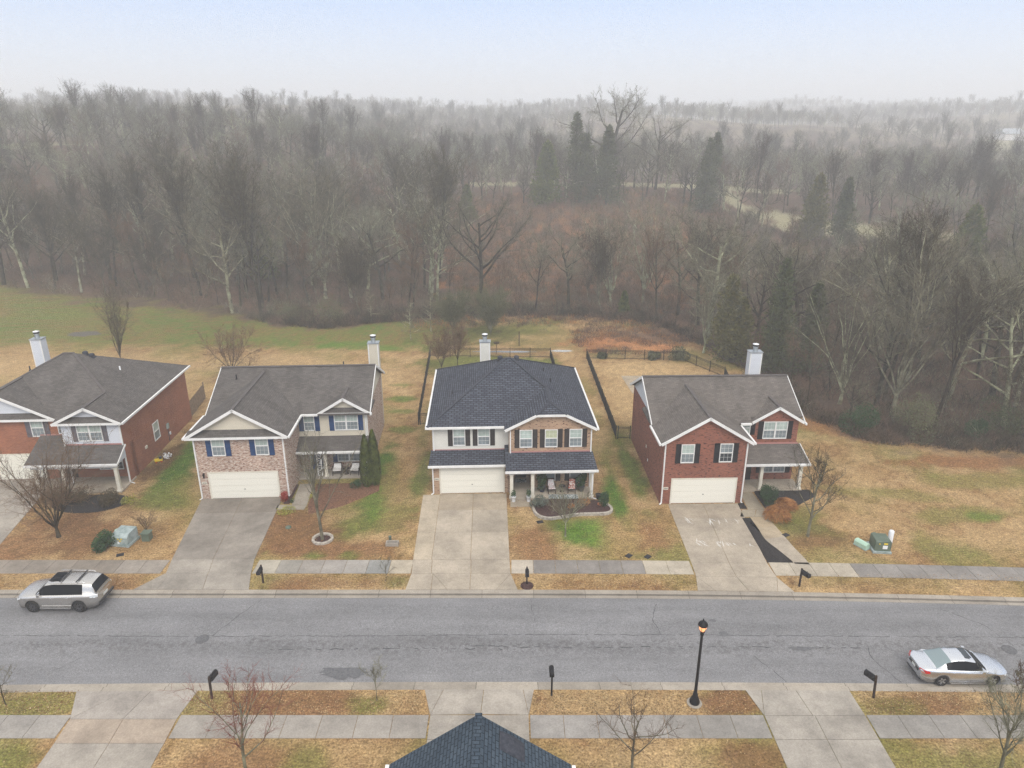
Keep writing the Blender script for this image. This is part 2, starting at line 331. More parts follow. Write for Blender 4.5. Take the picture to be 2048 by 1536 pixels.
# soft patches on the lawns: (x, y, rx, ry, rot, colour, strength)
PATCH = [
 (4.9,42.3,2.3,2.1,0,GREEN*1.25,1.0), (3.3,43.3,1.5,1.0,0,GREEN,.6),(2.7,44.6,1.6,.8,0,OLIVE,.6),
 (-10.2,44.0,3.0,2.6,.6,OLIVE*.9,1.0), (-9.3,45.3,2.2,1.4,.5,GREEN*1.1,.7), (-12.6,42.5,2.4,1.0,0,OLIVE,.6), (-15,42.5,3.2,3.2,0,BROWN,.9), (-13,40.2,3.6,1.2,0,BROWN*1.1,.8),(-9.5,40.5,2.5,1.4,.3,BROWN*1.15,.8),
 (-13,39.6,.8,.5,0,GREEN,.7),(-10.6,39.7,.8,.5,0,GREEN,.6),
 (-10.6,52.5,1.3,4.5,.05,GREEN*.85,1.0), (-10.0,47.5,1.3,2,0,GREEN,.7), (-8.6,50,1.5,8,0,STRAW*.85,.6),(-7.2,51,.8,4.5,0,GREEN*.85,.7),(-8.0,58.5,.7,3,0,OLIVE,.5),
 (-27.6,53.5,1.6,6.5,.12,GREEN*.8,1.0), (-29.2,54,1.0,4.6,.05,BROWN*.6,.9), (-26.0,48.2,1.6,3,0,OLIVE,.7), (-29.0,42.5,4,3.2,0,BROWN,.9),(-33,41,3,2,0,BROWN*1.2,.8),(-25,42,2,2.5,0,STRAW*.9,.6),(-26,46.5,2.2,1.2,0,OLIVE*.9,.6),
 (8.0,47,.9,5.5,.05,GREEN*.95,1.0),(8.3,54,.9,4,0,OLIVE,.7),(9.7,52,.9,6,.02,GREEN*.9,.8),(8.7,49,.5,8,.02,STRAW*.9,.6),(8.2,42,2.6,2.6,0,STRAW*1.05,.6),(9.6,41.5,1.5,1.6,0,BROWN*1.3,.7),(1.6,41,1.6,3,0,BROWN*1.25,.7),
 (20.3,42.8,2.2,1.6,0,OLIVE*.8,.8),(20.4,41.6,1.6,1.0,0,BROWN,.7),(20.8,45,2,1.2,.3,OLIVE,.6),(29,48,5,1.0,-.2,OLIVE*1.1,.5),(33,45,4,1.2,.1,OLIVE*1.1,.6),(37,50,5,1.5,0,OLIVE*1.2,.5),(28,41,1.2,2,.2,OLIVE,.6),(34,44.5,1.2,.7,0,GREEN*1.1,.6),(26,46,3,.8,-.6,PALE,.6),(33,41.5,4,1.5,0,PALE,.5),
 (-60,97,26,7,-.22,OLIVE,1.0),(-38,91,16,4.2,-.05,OLIVE*.85,1.0),(-30,88.5,11,2.6,0,GREEN*1.1,.9),(-18,87.5,9,3.2,0,GREEN*1.1,.9),(-58,101,12,3,-.25,GREEN*1.15,.6),(-13,94,9,5,0,OLIVE*.75,.9),(-5,92,8,6,0,OLIVE*.7,.9),
 (-52,78,16,5,0,PALE*1.0,.7),(-28,79,10,4,0,PALE*.95,.8),(-15,74,4,5,0,PALE*.95,.8),(-40,70,9,4,0,PALE*.9,.7),(-26,70,2.4,2,0,GREEN,.7),(-11.2,68,1.3,.7,0,GREEN,.8),(-10.8,64.5,1.5,.6,0,GREEN,.6),(-10.2,60,1.4,.7,0,GREEN,.6),(-12,72,1.2,.6,0,GREEN,.6),
 (-5,80,7,3,0,OLIVE*1.1,1.0),(-7.6,66,1,6,0,OLIVE,.6),(2,80,4,2.2,0,OLIVE,1.0),(7.2,76,1.4,8,0,STRAW*.9,.4),(6,88,6,4,0,(OLIVE+STRAW)*.45,.8),
 (15,77,6,3.6,0,PALE*1.05,.9),(11.5,68,1.7,8,0,PALE*1.0,.8),(19,72,4,6,0,PALE*.9,.6),
 (13,88,6,3.4,0,RUST*1.2,1.0),(18,85.5,4,2.2,0,RUST*1.4,.9),(20,92,7,3.5,0,SCRUB*1.1,.9),(11,85,2.4,1.4,0,RUST*.8,.9),
 (30,60,4,2.6,-.7,RUST*.85,.7),(40,53.3,9,1.4,0,RUST*.8,.8),(55,51,12,1.6,0,RUST*.8,.8),
 (-57.5,92,2.0,1.0,0,Vector((.08,.065,.055)),1.0),(-66,86,1.5,.6,0,BROWN,.7),
 (-10.5,27,3.2,1.2,0,BROWN*1.15,.8),(-6.9,27,1.1,.7,0,OLIVE,.8),(-12,23.5,3,1.6,0,BROWN*1.2,.7),(-9,23.5,1.2,1.2,0,OLIVE,.6),(5,27,4,1,0,PALE*.95,.7),(10.6,27.2,1.3,.8,0,BROWN*1.1,.9),(10.8,23.8,1.9,1.2,0,BROWN,.8),(6,23.6,3,1.4,0,PALE*.95,.6),(20,27,3,.9,0,BROWN*1.15,.8),(18.5,26.9,1.6,.8,0,OLIVE,.6),(20,23.5,4,1.4,0,OLIVE,.7),(-23,27,2.5,1,0,OLIVE*1.2,.6),(-22.8,23.6,1.6,1.6,0,OLIVE,.8),
 (-7.0,36.7,1.2,.8,0,OLIVE*.8,.8),(-11,36.6,4,.8,0,BROWN*1.2,.6),(-25,36.7,3.2,.8,0,BROWN*1.2,.5),
]
for i, p in enumerate(PATCH): PATCH[i] = (*p, math.cos(p[4]), math.sin(p[4]))
def gcolor(x, y):
    n1 = fbm(x, y, .35, 5); n2 = fbm(x, y, 1.7, 3, 9.0); n3 = fbm(x, y, .11, 3, 3.0)
    c = STRAW.lerp(PALE, max(0, min(1, .38+.9*n1)))
    c = c.lerp(BROWN, max(0, min(.85, .12+.9*n2-.5*n1)))
    c = c.lerp(OLIVE, max(0, min(.8, 1.3*n3+.25*n2)))
    for px, py, rx, ry, _, col, st, ca, sa in PATCH:
        dx, dy = x-px, y-py
        if abs(dx) > 2.2*max(rx, ry) or abs(dy) > 2.2*max(rx, ry): continue
        u = (dx*ca+dy*sa)/rx; v = (-dx*sa+dy*ca)/ry
        d = math.sqrt(u*u+v*v) + .55*n1 + .3*n2
        w = st*(1-smoothstep(.55, 1.25, d))
        if w > 0: c = c.lerp(col*(1+.35*n2), w)
    if x < -4 and y > 80:
        w = smoothstep(84.5, 90, y+n1*5+(2.5 if x < -75 else 0)); c = c.lerp((OLIVE*.95).lerp(GREEN, max(0, min(.7, .1+1.3*n3))).lerp(BROWN*1.1, max(0, min(.65, .2+1.1*n2+.4*n1))), w*(1 if x < -12 else smoothstep(-4, -12, x)))
    e = edgeY(x)
    if x > 22: far = (y-e)/3.0
    else: far = (y-e)/3.5
    D = math.hypot(x, y)
    w = smoothstep(-.6, .8, far+n1*1.3)
    if w > 0:
        L = LITTER.lerp(SCRUB, max(0, min(1, .3+n3*1.5)))
        if inpoly(x+n1*5, y+n2*3, CLEAR): L = SCRUB.lerp(RUST, max(0, min(1, .35+1.3*n1)))*.9
        if y > 130 and infield(x+n1*6, y+n2*5): L = FIELD
        if D > 380: L = L.lerp(FIELD*.9, smoothstep(380, 520, D)*max(0, min(.55, .2+n3*4)))
        c = c.lerp(L, w)
    return c
def axis(a, b, st): 
    n = max(1, round((b-a)/st)); return [a+(b-a)*i/n for i in range(n)]
def build_ground():
    vs, fs, cs = [], [], []
    def patch(xs, rows, fy):
        b = len(vs); n = len(xs)
        for r in rows:
            for x in xs:
                y = fy(x, r); vs.append((x, y, hz(x, y))); cs.append(gcolor(x, y))
        for i in range(len(rows)-1):
            for j in range(n-1): fs.append((b+i*n+j, b+i*n+j+1, b+(i+1)*n+j+1, b+(i+1)*n+j))
    xs = axis(-1700,-300,60)+axis(-300,-120,9)+axis(-120,-60,2.5)+axis(-60,-40,.8)+axis(-40,40,.33)+axis(40,60,.8)+axis(60,140,2.5)+axis(140,300,9)+axis(300,1700,60)+[1700]
    rows = axis(0,30,.4)+axis(30,75,.6)+axis(75,110,1.3)+axis(110,240,4)+axis(240,560,16)+axis(560,1690,50)+[1690]
    def fb(x, r):
        y0 = farY(max(-60, min(60, x)))+KW; return y0 + r*(1 if r < 60 else 1)
    patch(xs, rows, fb)
    xs2 = axis(-120,-30,4)+axis(-30,30,.33)+axis(30,120,4)+[120]
    rows2 = axis(0,9,.33)+axis(9,60,5)+[60]
    def fn(x, r): return nearY(max(-60, min(60, x)))-KW-r
    patch(xs2, list(reversed(rows2)), fn)
    # strip under the road, so the sheet is whole
    b = len(vs)
    for x, y in ((-1700,20),(1700,20),(1700,37),(-1700,37)): vs.append((x, y, -.45)); cs.append(BROWN)
    fs.append((b,b+1,b+2,b+3))
    me = bpy.data.meshes.new('ground'); me.from_pydata(vs, [], fs)
    ca = me.color_attributes.new('paint', 'FLOAT_COLOR', 'POINT')
    ca.data.foreach_set('color', [k for c in cs for k in (c.x, c.y, c.z, 1)])
    me.polygons.foreach_set('use_smooth', [True]*len(fs))
    m = nm('lawn_and_soil', (.3,.2,.1), .97, spec=.1); t = NT(m); p = t.pos()
    a = t.n('Attribute', attribute_name='paint')
    n1 = t.ramp(t.noise(p, 9, 5, .75), [(.32, (.30,.27,.25)), (.5, g3(1)), (.68, (1.7,1.75,1.8))])
    n2 = t.ramp(t.noise(p, 1.6, 4, .7), [(.30, g3(.78)), (.70, g3(1.2))])
    n3 = t.ramp(t.noise(t.mapv(p, (1,2.2,1)), 2.6, 6, .8), [(.30, (.62,.60,.56)), (.5, g3(1)), (.70, (1.32,1.32,1.36))])
    c = t.mix(1, a.outputs[0], n1, 'MULTIPLY'); c = t.mix(1, c, n2, 'MULTIPLY'); c = t.mix(1, c, n3, 'MULTIPLY'); t.out(c)
    t.bump(t.noise(p, 7, 4, .7), .6, .06)
    me.materials.append(m)
    return tag(link(bpy.data.objects.new('ground', me)), kind='structure')
build_ground()

# ---------------------------------------------------------------- road, curbs, pavements, driveways
def asphalt_mat():
    m = nm('asphalt', (.2,.2,.2), .88, spec=.35); t = NT(m); p = t.pos()
    c = t.ramp(t.noise(p, 30, 3, .8), [(.28, (.10,.10,.102)), (.5, (.195,.192,.196)), (.72, (.36,.355,.36))])
    c = t.mix(1, c, t.ramp(t.noise(p, 9, 3, .8), [(.32, g3(.8)), (.68, g3(1.2))]), 'MULTIPLY')
    c = t.mix(1, c, t.ramp(t.noise(t.mapv(p, (.06,.5,1)), 1.5, 6, .6), [(.3, g3(.82)), (.7, g3(1.14))]), 'MULTIPLY')
    c = t.mix(1, c, t.ramp(t.noise(p, .35, 5, .6), [(.3, g3(.88)), (.7, g3(1.08))]), 'MULTIPLY')
    # damp worn band along the near lane
    s = t.n('SeparateXYZ'); t.l(p, s.inputs[0])
    wn_ = t.noise(t.mapv(p, (.16,.5,1)), 1.2, 6, .7)
    ad = t.n('Math', operation='MULTIPLY_ADD'); t.l(wn_, ad.inputs[0]); ad.inputs[1].default_value = 2.6; t.l(s.outputs[1], ad.inputs[2])
    r = t.n('MapRange'); t.l(ad.outputs[0], r.inputs[0]); r.inputs[1].default_value = 31.2; r.inputs[2].default_value = 33.9
    band = t.ramp(r.outputs[0], [(.0, g3(0)), (.42, g3(.55)), (.55, g3(.75)), (.75, g3(0))])
    sp = t.ramp(t.noise(p, 3.5, 6, .8), [(.48, g3(0)), (.60, g3(1))])
    bm = t.mix(1, band, sp, 'MULTIPLY')
    c = t.mix(bm, c, (.085,.08,.08))
    t.out(c); t.bump(t.noise(p, 40, 2, .8), .25, .01); return m
M['asphalt'] = asphalt_mat()
XR = axis(-70, 70, 2)+[70]
def strip(name, f0, f1, z0, z1, mat, kind='structure', mb=None):
    b = mb or MB()
    b.grid([[(x, f0(x), z0) for x in XR], [(x, f1(x), z1) for x in XR]], 0, True)
    return b
rb = MB(); n = 6
rb.grid([[(x, nearY(x)+(farY(x)-nearY(x))*i/n, -.11+.07*math.sin(math.pi*i/n)) for x in XR] for i in range(n+1)], 0, True)
tag(rb.build('road', M['asphalt']), kind='structure')
# road: beyond the modelled stretch the street simply carries on
M['crack'] = mottled('crack_sealant', (.03,.03,.032), (.10,.10,.105), 5)
def roadz(x, y): 
    t = (y-nearY(x))/(farY(x)-nearY(x)); return -.11+.07*math.sin(math.pi*t)
def crack(pts, w=.035, seed=1, jit=.05, gaps=.0):
    r = random.Random(seed); P = []
    for (a, b), (c, d) in zip(pts, pts[1:]):
        L = math.hypot(c-a, d-b); k = max(2, int(L/.25))
        for i in range(k): P.append((a+(c-a)*i/k+r.uniform(-jit,jit), b+(d-b)*i/k+r.uniform(-jit,jit)))
    P.append(pts[-1]); mb = MB()
    for p, q in zip(P, P[1:]):
        if r.random() < gaps: continue
        d = Vector((q[0]-p[0], q[1]-p[1], 0)); s = Vector((-d.y, d.x, 0)).normalized()*w*r.uniform(.3, .8)
        zz = lambda u: roadz(u[0], u[1])+.006
        mb.face([(p[0]-s.x,p[1]-s.y,zz(p)),(q[0]-s.x,q[1]-s.y,zz(q)),(q[0]+s.x,q[1]+s.y,zz(q)),(p[0]+s.x,p[1]+s.y,zz(p))])
    return mb
cm = MB()
def addmb(a, b):
    k = len(a.v); a.v += b.v; a.f += [tuple(i+k for i in f) for f in b.f]; a.m += b.m; a.sm += b.sm
for i, (pts, w, g) in enumerate([
    ([(-40,32.1),(-17,31.95),(-6,32.0),(0,32.1),(10,32.05),(40,31.75)], .035, .12), ([(-16.5,32),(-15.9,33.3),(-14.9,35.3)], .03, .1),
    ([(1.2,32.1),(1.25,33.5),(1.1,35.3)], .02, .3), ([(8.6,35.1),(8.0,33.4),(8.2,32.1)], .03, .15), ([(12.6,31.2),(13.0,30.2),(13.9,28.6)], .03, .15),
    ([(24.6,34.7),(26.6,32.9),(27.1,31.2)], .03, .2), ([(19.2,31.1),(19.0,30.2),(19.7,28.6)], .03, .1), ([(-22.8,30.3),(-24.5,28.5)], .02, .3),
    ([(-2,31.2),(4,31.05),(8,31.15),(13,31.1),(19,31.0)], .045, .55), ([(-13,30.9),(-6,31.0),(1,30.9)], .05, .6)]):
    addmb(cm, crack(pts, w, i+3, .05, g))
tag(cm.build('road_crack', M['crack']), kind='structure')
M['patch'] = mottled('asphalt_patch', (.09,.09,.095), (.15,.15,.155), 9)
def blob(x, y, rx, ry, z, mat, name, seed=0, n=20, jag=.15):
    r = random.Random(seed); mb = MB()
    mb.face([(x+rx*math.cos(2*math.pi*k/n)*(1+r.uniform(-jag,jag)), y+ry*math.sin(2*math.pi*k/n)*(1+r.uniform(-jag,jag)), z) for k in range(n)])
    return mb.build(name, mat)
for k, (x, y, lab) in enumerate([(-16.96,31.72,'round cast manhole cover in the street before the pink brick house'), (26.68,30.9,'round cast manhole cover in the street beyond the silver sedan')]):
    z = roadz(x, y); mb = MB(); mb.lathe(x, y, [(.36, z+.004), (.36, z+.016), (.33, z+.018)], 24)
    for a in range(-3, 4): mb.box(x-.26+abs(a)*.04, x+.26-abs(a)*.04, y+a*.09-.015, y+a*.09+.015, z+.019, z+.026)
    tag(mb.build('manhole_cover', M['patch']), lab, 'manhole cover', 'manhole covers in the street')
tag(blob(-8.65,29.35,1.15,.5,roadz(-8.6,29.35)+.007, M['patch'], 'road_patch', 3, 34, .22), kind='structure')
tag(blob(15.6,31.0,.7,.16,roadz(15.6,31)+.007, M['patch'], 'road_patch', 5, 24, .3), kind='structure')
tag(blob(11.7,32.15,.26,.22,roadz(11.7,32.15)+.007, M['patch'], 'road_patch', 8, 20, .1), kind='structure')
tag(blob(11.4,33.3,.2,.14,roadz(11.4,33.3)+.007, M['patch'], 'road_patch', 9, 14, .15), kind='structure')
def tint(o, cols):     # cols per polygon
    me = o.data; a = me.attributes.get('tint') or me.attributes.new('tint', 'FLOAT_COLOR', 'FACE')
    a.data.foreach_set('color', [k for c in cols for k in (*c, 1)]); return o
def curb(f, sgn, name):
    mb = MB(); prof = [(0, -.105), (.28, -.125), (.31, -.02), (.34, .006), (KW, .012), (KW+.02, .010), (KW+.02, -.4)]
    x = -70.0; k = 0; cols = []
    while x < 70:
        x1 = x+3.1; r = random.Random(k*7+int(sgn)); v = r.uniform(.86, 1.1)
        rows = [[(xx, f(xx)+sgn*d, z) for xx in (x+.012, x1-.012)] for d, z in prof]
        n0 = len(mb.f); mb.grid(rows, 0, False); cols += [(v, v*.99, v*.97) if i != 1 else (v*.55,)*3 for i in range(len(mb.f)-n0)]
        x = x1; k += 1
    # joint filler just below
    n0 = len(mb.f); mb.grid([[(xx, f(xx)+sgn*d, z-.012) for xx in XR] for d, z in prof], 0, False); cols += [(.28,.26,.24)]*(len(mb.f)-n0)
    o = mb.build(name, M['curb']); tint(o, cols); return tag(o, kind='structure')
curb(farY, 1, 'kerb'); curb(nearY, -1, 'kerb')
def slabs(name, quads, mat, tints=None, z=.026, gap=.012, seed=1, var=.05):
    mb = MB(); cols = []; r = random.Random(seed)
    for i, q in enumerate(quads):
        c = Vector((sum(p[0] for p in q)/len(q), sum(p[1] for p in q)/len(q), 0)); P = []
        nq = len(q)
        for k in range(nq):   # inset by gap
            p = Vector((*q[k], 0)); a = (Vector((*q[k-1], 0))-p).normalized(); b = (Vector((*q[(k+1) % nq], 0))-p).normalized()
            P.append(p+(a+b)*gap)
        n0 = len(mb.f); mb.extr([(p.x, p.y, z) for p in P], (0, 0, -.06))
        v = r.uniform(1-var, 1+var); tt = tints[i] if tints and tints[i] is not None else (1, 1, 1)
        cols += [tuple(v*k for k in tt)]*(len(mb.f)-n0)
    o = mb.build(name, mat); tint(o, cols); return tag(o, kind='structure')
def lerp2(a, b, t): return (a[0]+(b[0]-a[0])*t, a[1]+(b[1]-a[1])*t)
def gridquads(tl, tr, br, bl, us, vs):   # us across, vs from top to bottom
    def P(u, v): return lerp2(lerp2(tl, tr, u), lerp2(bl, br, u), v)
    return [[P(us[i], vs[j+1]), P(us[i+1], vs[j+1]), P(us[i+1], vs[j]), P(us[i], vs[j])] for j in range(len(vs)-1) for i in range(len(us)-1)]
def ky(x): return farY(x)+KW+.02
def nk(x): return nearY(x)-KW-.02
# far-side driveways
q = gridquads((-23.3,47.2),(-17.3,47.5),(-16.65,39.25),(-22.0,39.25),[0,.5,1],[0,.28,.62,1]) + gridquads((-22.0,39.25),(-16.65,39.25),(-16.35,37.75),(-21.7,37.75),[0,.5,1],[0,1]) + \
    [[(-22.9,ky(0)),(-21.5,ky(0)),(-21.4,37.2),(-21.7,37.75)], [(-21.5,ky(0)),(-18.7,ky(0)),(-19.05,37.75),(-21.7,37.75),(-21.4,37.2)], [(-18.7,ky(0)),(-15.9,ky(0)),(-16.35,37.75),(-19.05,37.75)]]
slabs('driveway', q, M['concrete_mid'], [(.66,.64,.63)]*2+[(.76,.75,.75)]*4+[(.86,.86,.86)]*9, seed=4)
q = gridquads((-6.75,47.75),(-5.45,47.8),(-5.2,39.2),(-6.4,39.2),[0,1],[0,.28,.62,1]) + gridquads((-5.45,47.9),(-.42,48.0),(-.15,39.2),(-5.2,39.2),[0,.5,1],[0,.28,.62,1]) + \
    gridquads((-6.4,39.2),(-.15,39.2),(-.08,37.7),(-6.3,37.7),[0,.2,.6,1],[0,1]) + \
    [[(-6.45,ky(0)),(-4.9,ky(0)),(-4.95,37.7),(-6.3,37.7)], [(-4.9,ky(0)),(-3.9,ky(0)),(-4.95,37.7)], [(-3.9,ky(0)),(-2.55,ky(0)),(-2.6,37.7),(-4.95,37.7)], [(-2.55,ky(0)),(-.95,ky(0)),(-.08,37.7),(-2.6,37.7)], [(-.95,ky(0)),(.35,ky(0)),(-.08,37.7)]]
slabs('driveway', q, M['concrete_warm'], [(1.1,1.08,1.03)]*3+[(.93,.9,.86)]*2+[None]*12, seed=5)
q = gridquads((11.55,46.35),(16.75,46.45),(16.35,38.8),(11.5,38.85),[0,.5,1],[0,.27,.6,1]) + gridquads((11.5,38.85),(16.35,38.8),(16.45,37.3),(11.45,37.4),[0,.5,1],[0,1]) + \
    [[(11.2,ky(11)),(12.3,ky(12)),(11.45,37.4)], [(12.3,ky(12)),(14.3,ky(14)),(13.95,37.35),(11.45,37.4)], [(14.3,ky(14)),(16.0,ky(16)),(16.45,37.3),(13.95,37.35)],[(16.0,ky(16)),(17.0,ky(17)),(16.45,37.3)]]
slabs('driveway', q, M['concrete_warm'], [(.9,.88,.86)]*2+[None]*10, seed=6)
q = gridquads((-40.5,50.2),(-36.2,50.4),(-33.9,39.2),(-39.2,39.2),[0,.5,1],[0,.3,.65,1])
slabs('driveway', q, M['concrete_mid'], seed=14)
# near-side driveways
q = [[(-20.9,26.1),(-18.4,26.1),(-17.9,nk(-18)),(-19.2,nk(-19))],[(-18.4,26.1),(-15.85,26.1),(-15.6,nk(-16)),(-17.9,nk(-18))],[(-20.9,26.1),(-19.2,nk(-19)),(-21.6,nk(-21))]] + gridquads((-20.9,26.1),(-15.85,26.1),(-15.8,24.7),(-20.8,24.7),[0,.5,1],[0,1]) + gridquads((-20.8,24.7),(-15.8,24.7),(-15.7,16),(-20.6,16),[0,.5,1],[0,.4,.7,1])
slabs('driveway', q, M['concrete_mid'], [(1.02,1.02,1.05)]*3+[(1.08,.98,.9)]*2+[None]*6, seed=7)
q = [[(-3.9,26.35),(-1.5,26.4),(-1.4,nk(-1)),(-3.4,nk(-3))],[(-1.5,26.4),(.8,26.35),(.55,nk(0)),(-1.4,nk(-1))],[(-3.9,26.35),(-3.4,nk(-3)),(-4.35,nk(-4))],[(.8,26.35),(1.1,nk(1)),(.55,nk(0))]] + gridquads((-3.9,26.35),(.8,26.35),(.85,16),(-3.8,16),[0,.5,1],[0,.14,.45,1])
slabs('driveway', q, M['concrete_mid'], seed=8)
q = [[(12.0,26.3),(14.3,26.3),(14.1,nk(14)),(12.4,nk(12))],[(14.3,26.3),(16.8,26.3),(16.75,nk(16)),(14.1,nk(14))],[(12.0,26.3),(12.4,nk(12)),(11.6,nk(11))]] + gridquads((12.0,26.3),(16.8,26.3),(16.7,16),(12.1,16),[0,.5,1],[0,.135,.42,1])
slabs('driveway', q, M['concrete_mid'], [(.95,.96,.97)]*9, seed=9)
# pavements
def sw(x, y0, y1, x1, sk=0): return [(x, y0(x)), (x1, y0(x1)), (x1+sk, y1(x1)), (x+sk, y1(x))]
f0 = lambda x: 37.7-(.0008*x*x if x > 0 else 0); f1 = lambda x: 39.17-(.0008*x*x if x > 0 else 0)
q = []; tt = []
def run(x0, x1, st, a, b, fn):
    n = max(1, round((x1-x0)/st))
    for i in range(n):
        q.append(sw(x0+(x1-x0)*i/n, a, b, x0+(x1-x0)*(i+1)/n)); tt.append(fn(i, n))
run(-62,-39.3,1.45,f0,f1,lambda i,n:(.85,.83,.8)); run(-33.8,-22.05,1.45,f0,f1,lambda i,n:(.9,.84,.78) if i < n-2 else (1.05,1.0,.95))
run(-16.3,-6.35,1.42,f0,f1,lambda i,n: [(1.3,1.27,1.15),(.95,.95,.92),(1.02,1,.98),(1.05,1.04,1.04),(1.1,1.1,1.1),(.82,.88,.92),(1.5,1.4,1.2)][i] if i < 7 else None)
run(-.05,1.35,1.4,f0,f1,lambda i,n:(1.45,1.38,1.25)); run(1.35,8.4,1.42,f0,f1,lambda i,n:(.8,.79,.8)); run(8.4,11.4,1.5,f0,f1,lambda i,n:(1.45,1.38,1.22))
run(16.45,21.6,1.42,f0,f1,lambda i,n:(1.4,1.33,1.18)); run(21.6,62,1.42,f0,f1,lambda i,n:(.84,.84,.86))
slabs('pavement', q, M['concrete_grey'], tt, seed=11)
q = []; tt = []
h0 = lambda x: 24.98; h1 = lambda x: 26.35
run(-60,-20.95,1.5,h0,h1,lambda i,n:(1.05,1.05,1.05)); run(-15.75,-3.95,1.6,h0,h1,lambda i,n:(1.1,1.08,1.05)); run(.85,11.95,1.58,h0,h1,lambda i,n:(1.05,1.06,1.08) if i < 4 else (.98,.99,1.0)); run(16.85,60,1.5,h0,h1,lambda i,n:(.95,.96,.97))
slabs('pavement', q, M['concrete_grey'], tt, seed=12)
# garden paths
slabs('path', [[(-17.3,45.55),(-15.2,45.55),(-15.15,46.2),(-17.3,46.25)], [(-16.3,46.27),(-15.15,46.22),(-15.5,49.6),(-16.6,49.5)]], M['concrete_grey'], [(1.1,1.05,.95)]*2, seed=2)
slabs('path', [[(-.12,45.95),(1.42,46.0),(1.42,47.0),(-.12,46.9)]], M['concrete_warm'], [(.9,.88,.84)], seed=3)
cp = [((17.05,44.5),(18.25,44.5)),((17.0,43.0),(18.45,43.3)),((17.1,41.6),(18.6,42.0)),((17.5,40.4),(18.75,40.6)),((18.0,39.2),(18.95,39.5)),((18.1,38.75),(19.05,38.65))]
slabs('path', [[cp[i+1][0], cp[i+1][1], cp[i][1], cp[i][0]] for i in range(5)]+[[(17.85,45.55),(18.5,45.55),(18.25,44.55),(17.4,44.55)],[(16.8,45.55),(17.8,45.55),(17.4,44.55),(16.35,44.55)],[(17.25,45.6),(18.45,45.6),(18.35,48.6),(17.45,48.5)]], M['concrete_warm'],
      [(1.05,.98,.85),(1.05,1,.9),None,None,None,(.9,.9,.86),(.9,.9,.86),(.82,.82,.78)], gap=.004, seed=3)
slabs('patio', [[(12.6,69.4),(17.0,69.4),(16.9,75.0),(12.2,75.0)]], M['concrete_warm'], [(1.05,1,.92)], seed=3)
def bed(pts, mat, name, z=.03, label=None):
    mb = MB(); 
    P = [Vector((*p, 0)) for p in pts]; c = sum(P, Vector())/len(P)
    ring = [[(p.x, p.y, z-.03) for p in P], [((p.x*.94+c.x*.06), (p.y*.94+c.y*.06), z+.05) for p in P], [((p.x*.4+c.x*.6), (p.y*.4+c.y*.6), z+.07) for p in P]]
    mb.grid(ring, 0, True, True); mb.face(ring[2], 0, True)
    o = mb.build(name, mat); return tag(o, kind='structure')
def chaik(P, n=2, closed=True):
    for _ in range(n):
        Q = []
        m = len(P)
        for i in range(m if closed else m-1):
            a, b = P[i], P[(i+1) % m]; Q += [lerp2(a, b, .25), lerp2(a, b, .75)]
        P = Q
    return P
bed([(16.42,44.45),(17.0,44.45),(16.95,43.0),(17.05,41.6),(17.45,40.3),(17.95,39.15),(18.05,38.8),(16.4,38.85)], M['mulch_dark'], 'mulch_bed')
bed([(18.5,48.6),(18.55,45.6),(19.2,45.0),(20.6,45.8),(23.0,47.6),(22.9,48.6)], M['mulch_dark'], 'mulch_bed')
bed([(16.7,45.7),(17.2,45.7),(17.2,46.5),(16.75,46.4)], M['mulch_dark'], 'mulch_bed')
B3 = chaik([(1.45,47.0),(1.5,45.7),(1.75,44.6),(2.5,44.1),(3.5,44.35),(4.7,44.75),(5.9,44.8),(7.0,44.85),(7.35,45.5),(7.0,46.2),(6.3,47.0)], 2)
bed(B3, M['mulch_brown'], 'mulch_bed', .12)
bed([(-15.1,46.2),(-14.7,44.9),(-12.5,46.1),(-10.2,48.4),(-10.4,49.8),(-15.3,49.5)], M['mulch_leaf'], 'mulch_bed')
bed([(-16.95,46.4),(-16.5,46.4),(-16.65,49.4),(-17.0,49.4)], M['mulch_brown'], 'mulch_bed')
bed(chaik([(-34.5,47.5),(-34,45.8),(-32,45.0),(-29.8,45.2),(-28.4,46.5),(-28.9,47.7),(-31,47.8)], 2), M['mulch_dark'], 'mulch_bed')
def edging(P, n0, n1, mat, label, r=.14, h=.2):
    root = empty('garden_edging', (0,0,0), 0, label, 'edging')
    acc = []; m = len(P)
    for i in range(n0, n1):
        a, b = P[i % m], P[(i+1) % m]; L = math.hypot(b[0]-a[0], b[1]-a[1]); k = max(1, round(L/.28))
        for j in range(k): acc.append((lerp2(a, b, (j+.5)/k), math.atan2(b[1]-a[1], b[0]-a[0]), L/k))
    for (p, an, l) in acc[:95]:
        mb = MB(); mb.box(-l*.46, l*.46, -r*.6, r*.6, 0, h)
        o = mb.build('edging_block', mat, root); o.location = (p[0], p[1], 0); o.rotation_euler = (0,0,an)
    return root
edging(B3, 2, 37, M['stone'], 'curved tan block edging around the bed before the blue-roofed house')
ring = empty('tree_ring', (-12.83,41.6,0), 0, 'ring of pale rough stones around the yard tree of the pink brick house', 'tree ring')
for k in range(15):
    a = 2*math.pi*k/15; mb = MB(); r = random.Random(k)
    mb.extr([(-.15*r.uniform(.8,1.1),-.08,0),(.13,-.09*r.uniform(.8,1.1),0),(.15,.07,0),(-.12,.09,0)], (0,0,.13*r.uniform(.8,1.3)))
    o = mb.build('stone', M['stone'], ring); o.location = (.62*math.cos(a), .62*math.sin(a), 0); o.rotation_euler = (0,0,a+math.pi/2)
tag(blob(-12.83,41.6,.56,.56,.012, M['mulch_brown'], 'mulch_bed', 2), kind='structure')
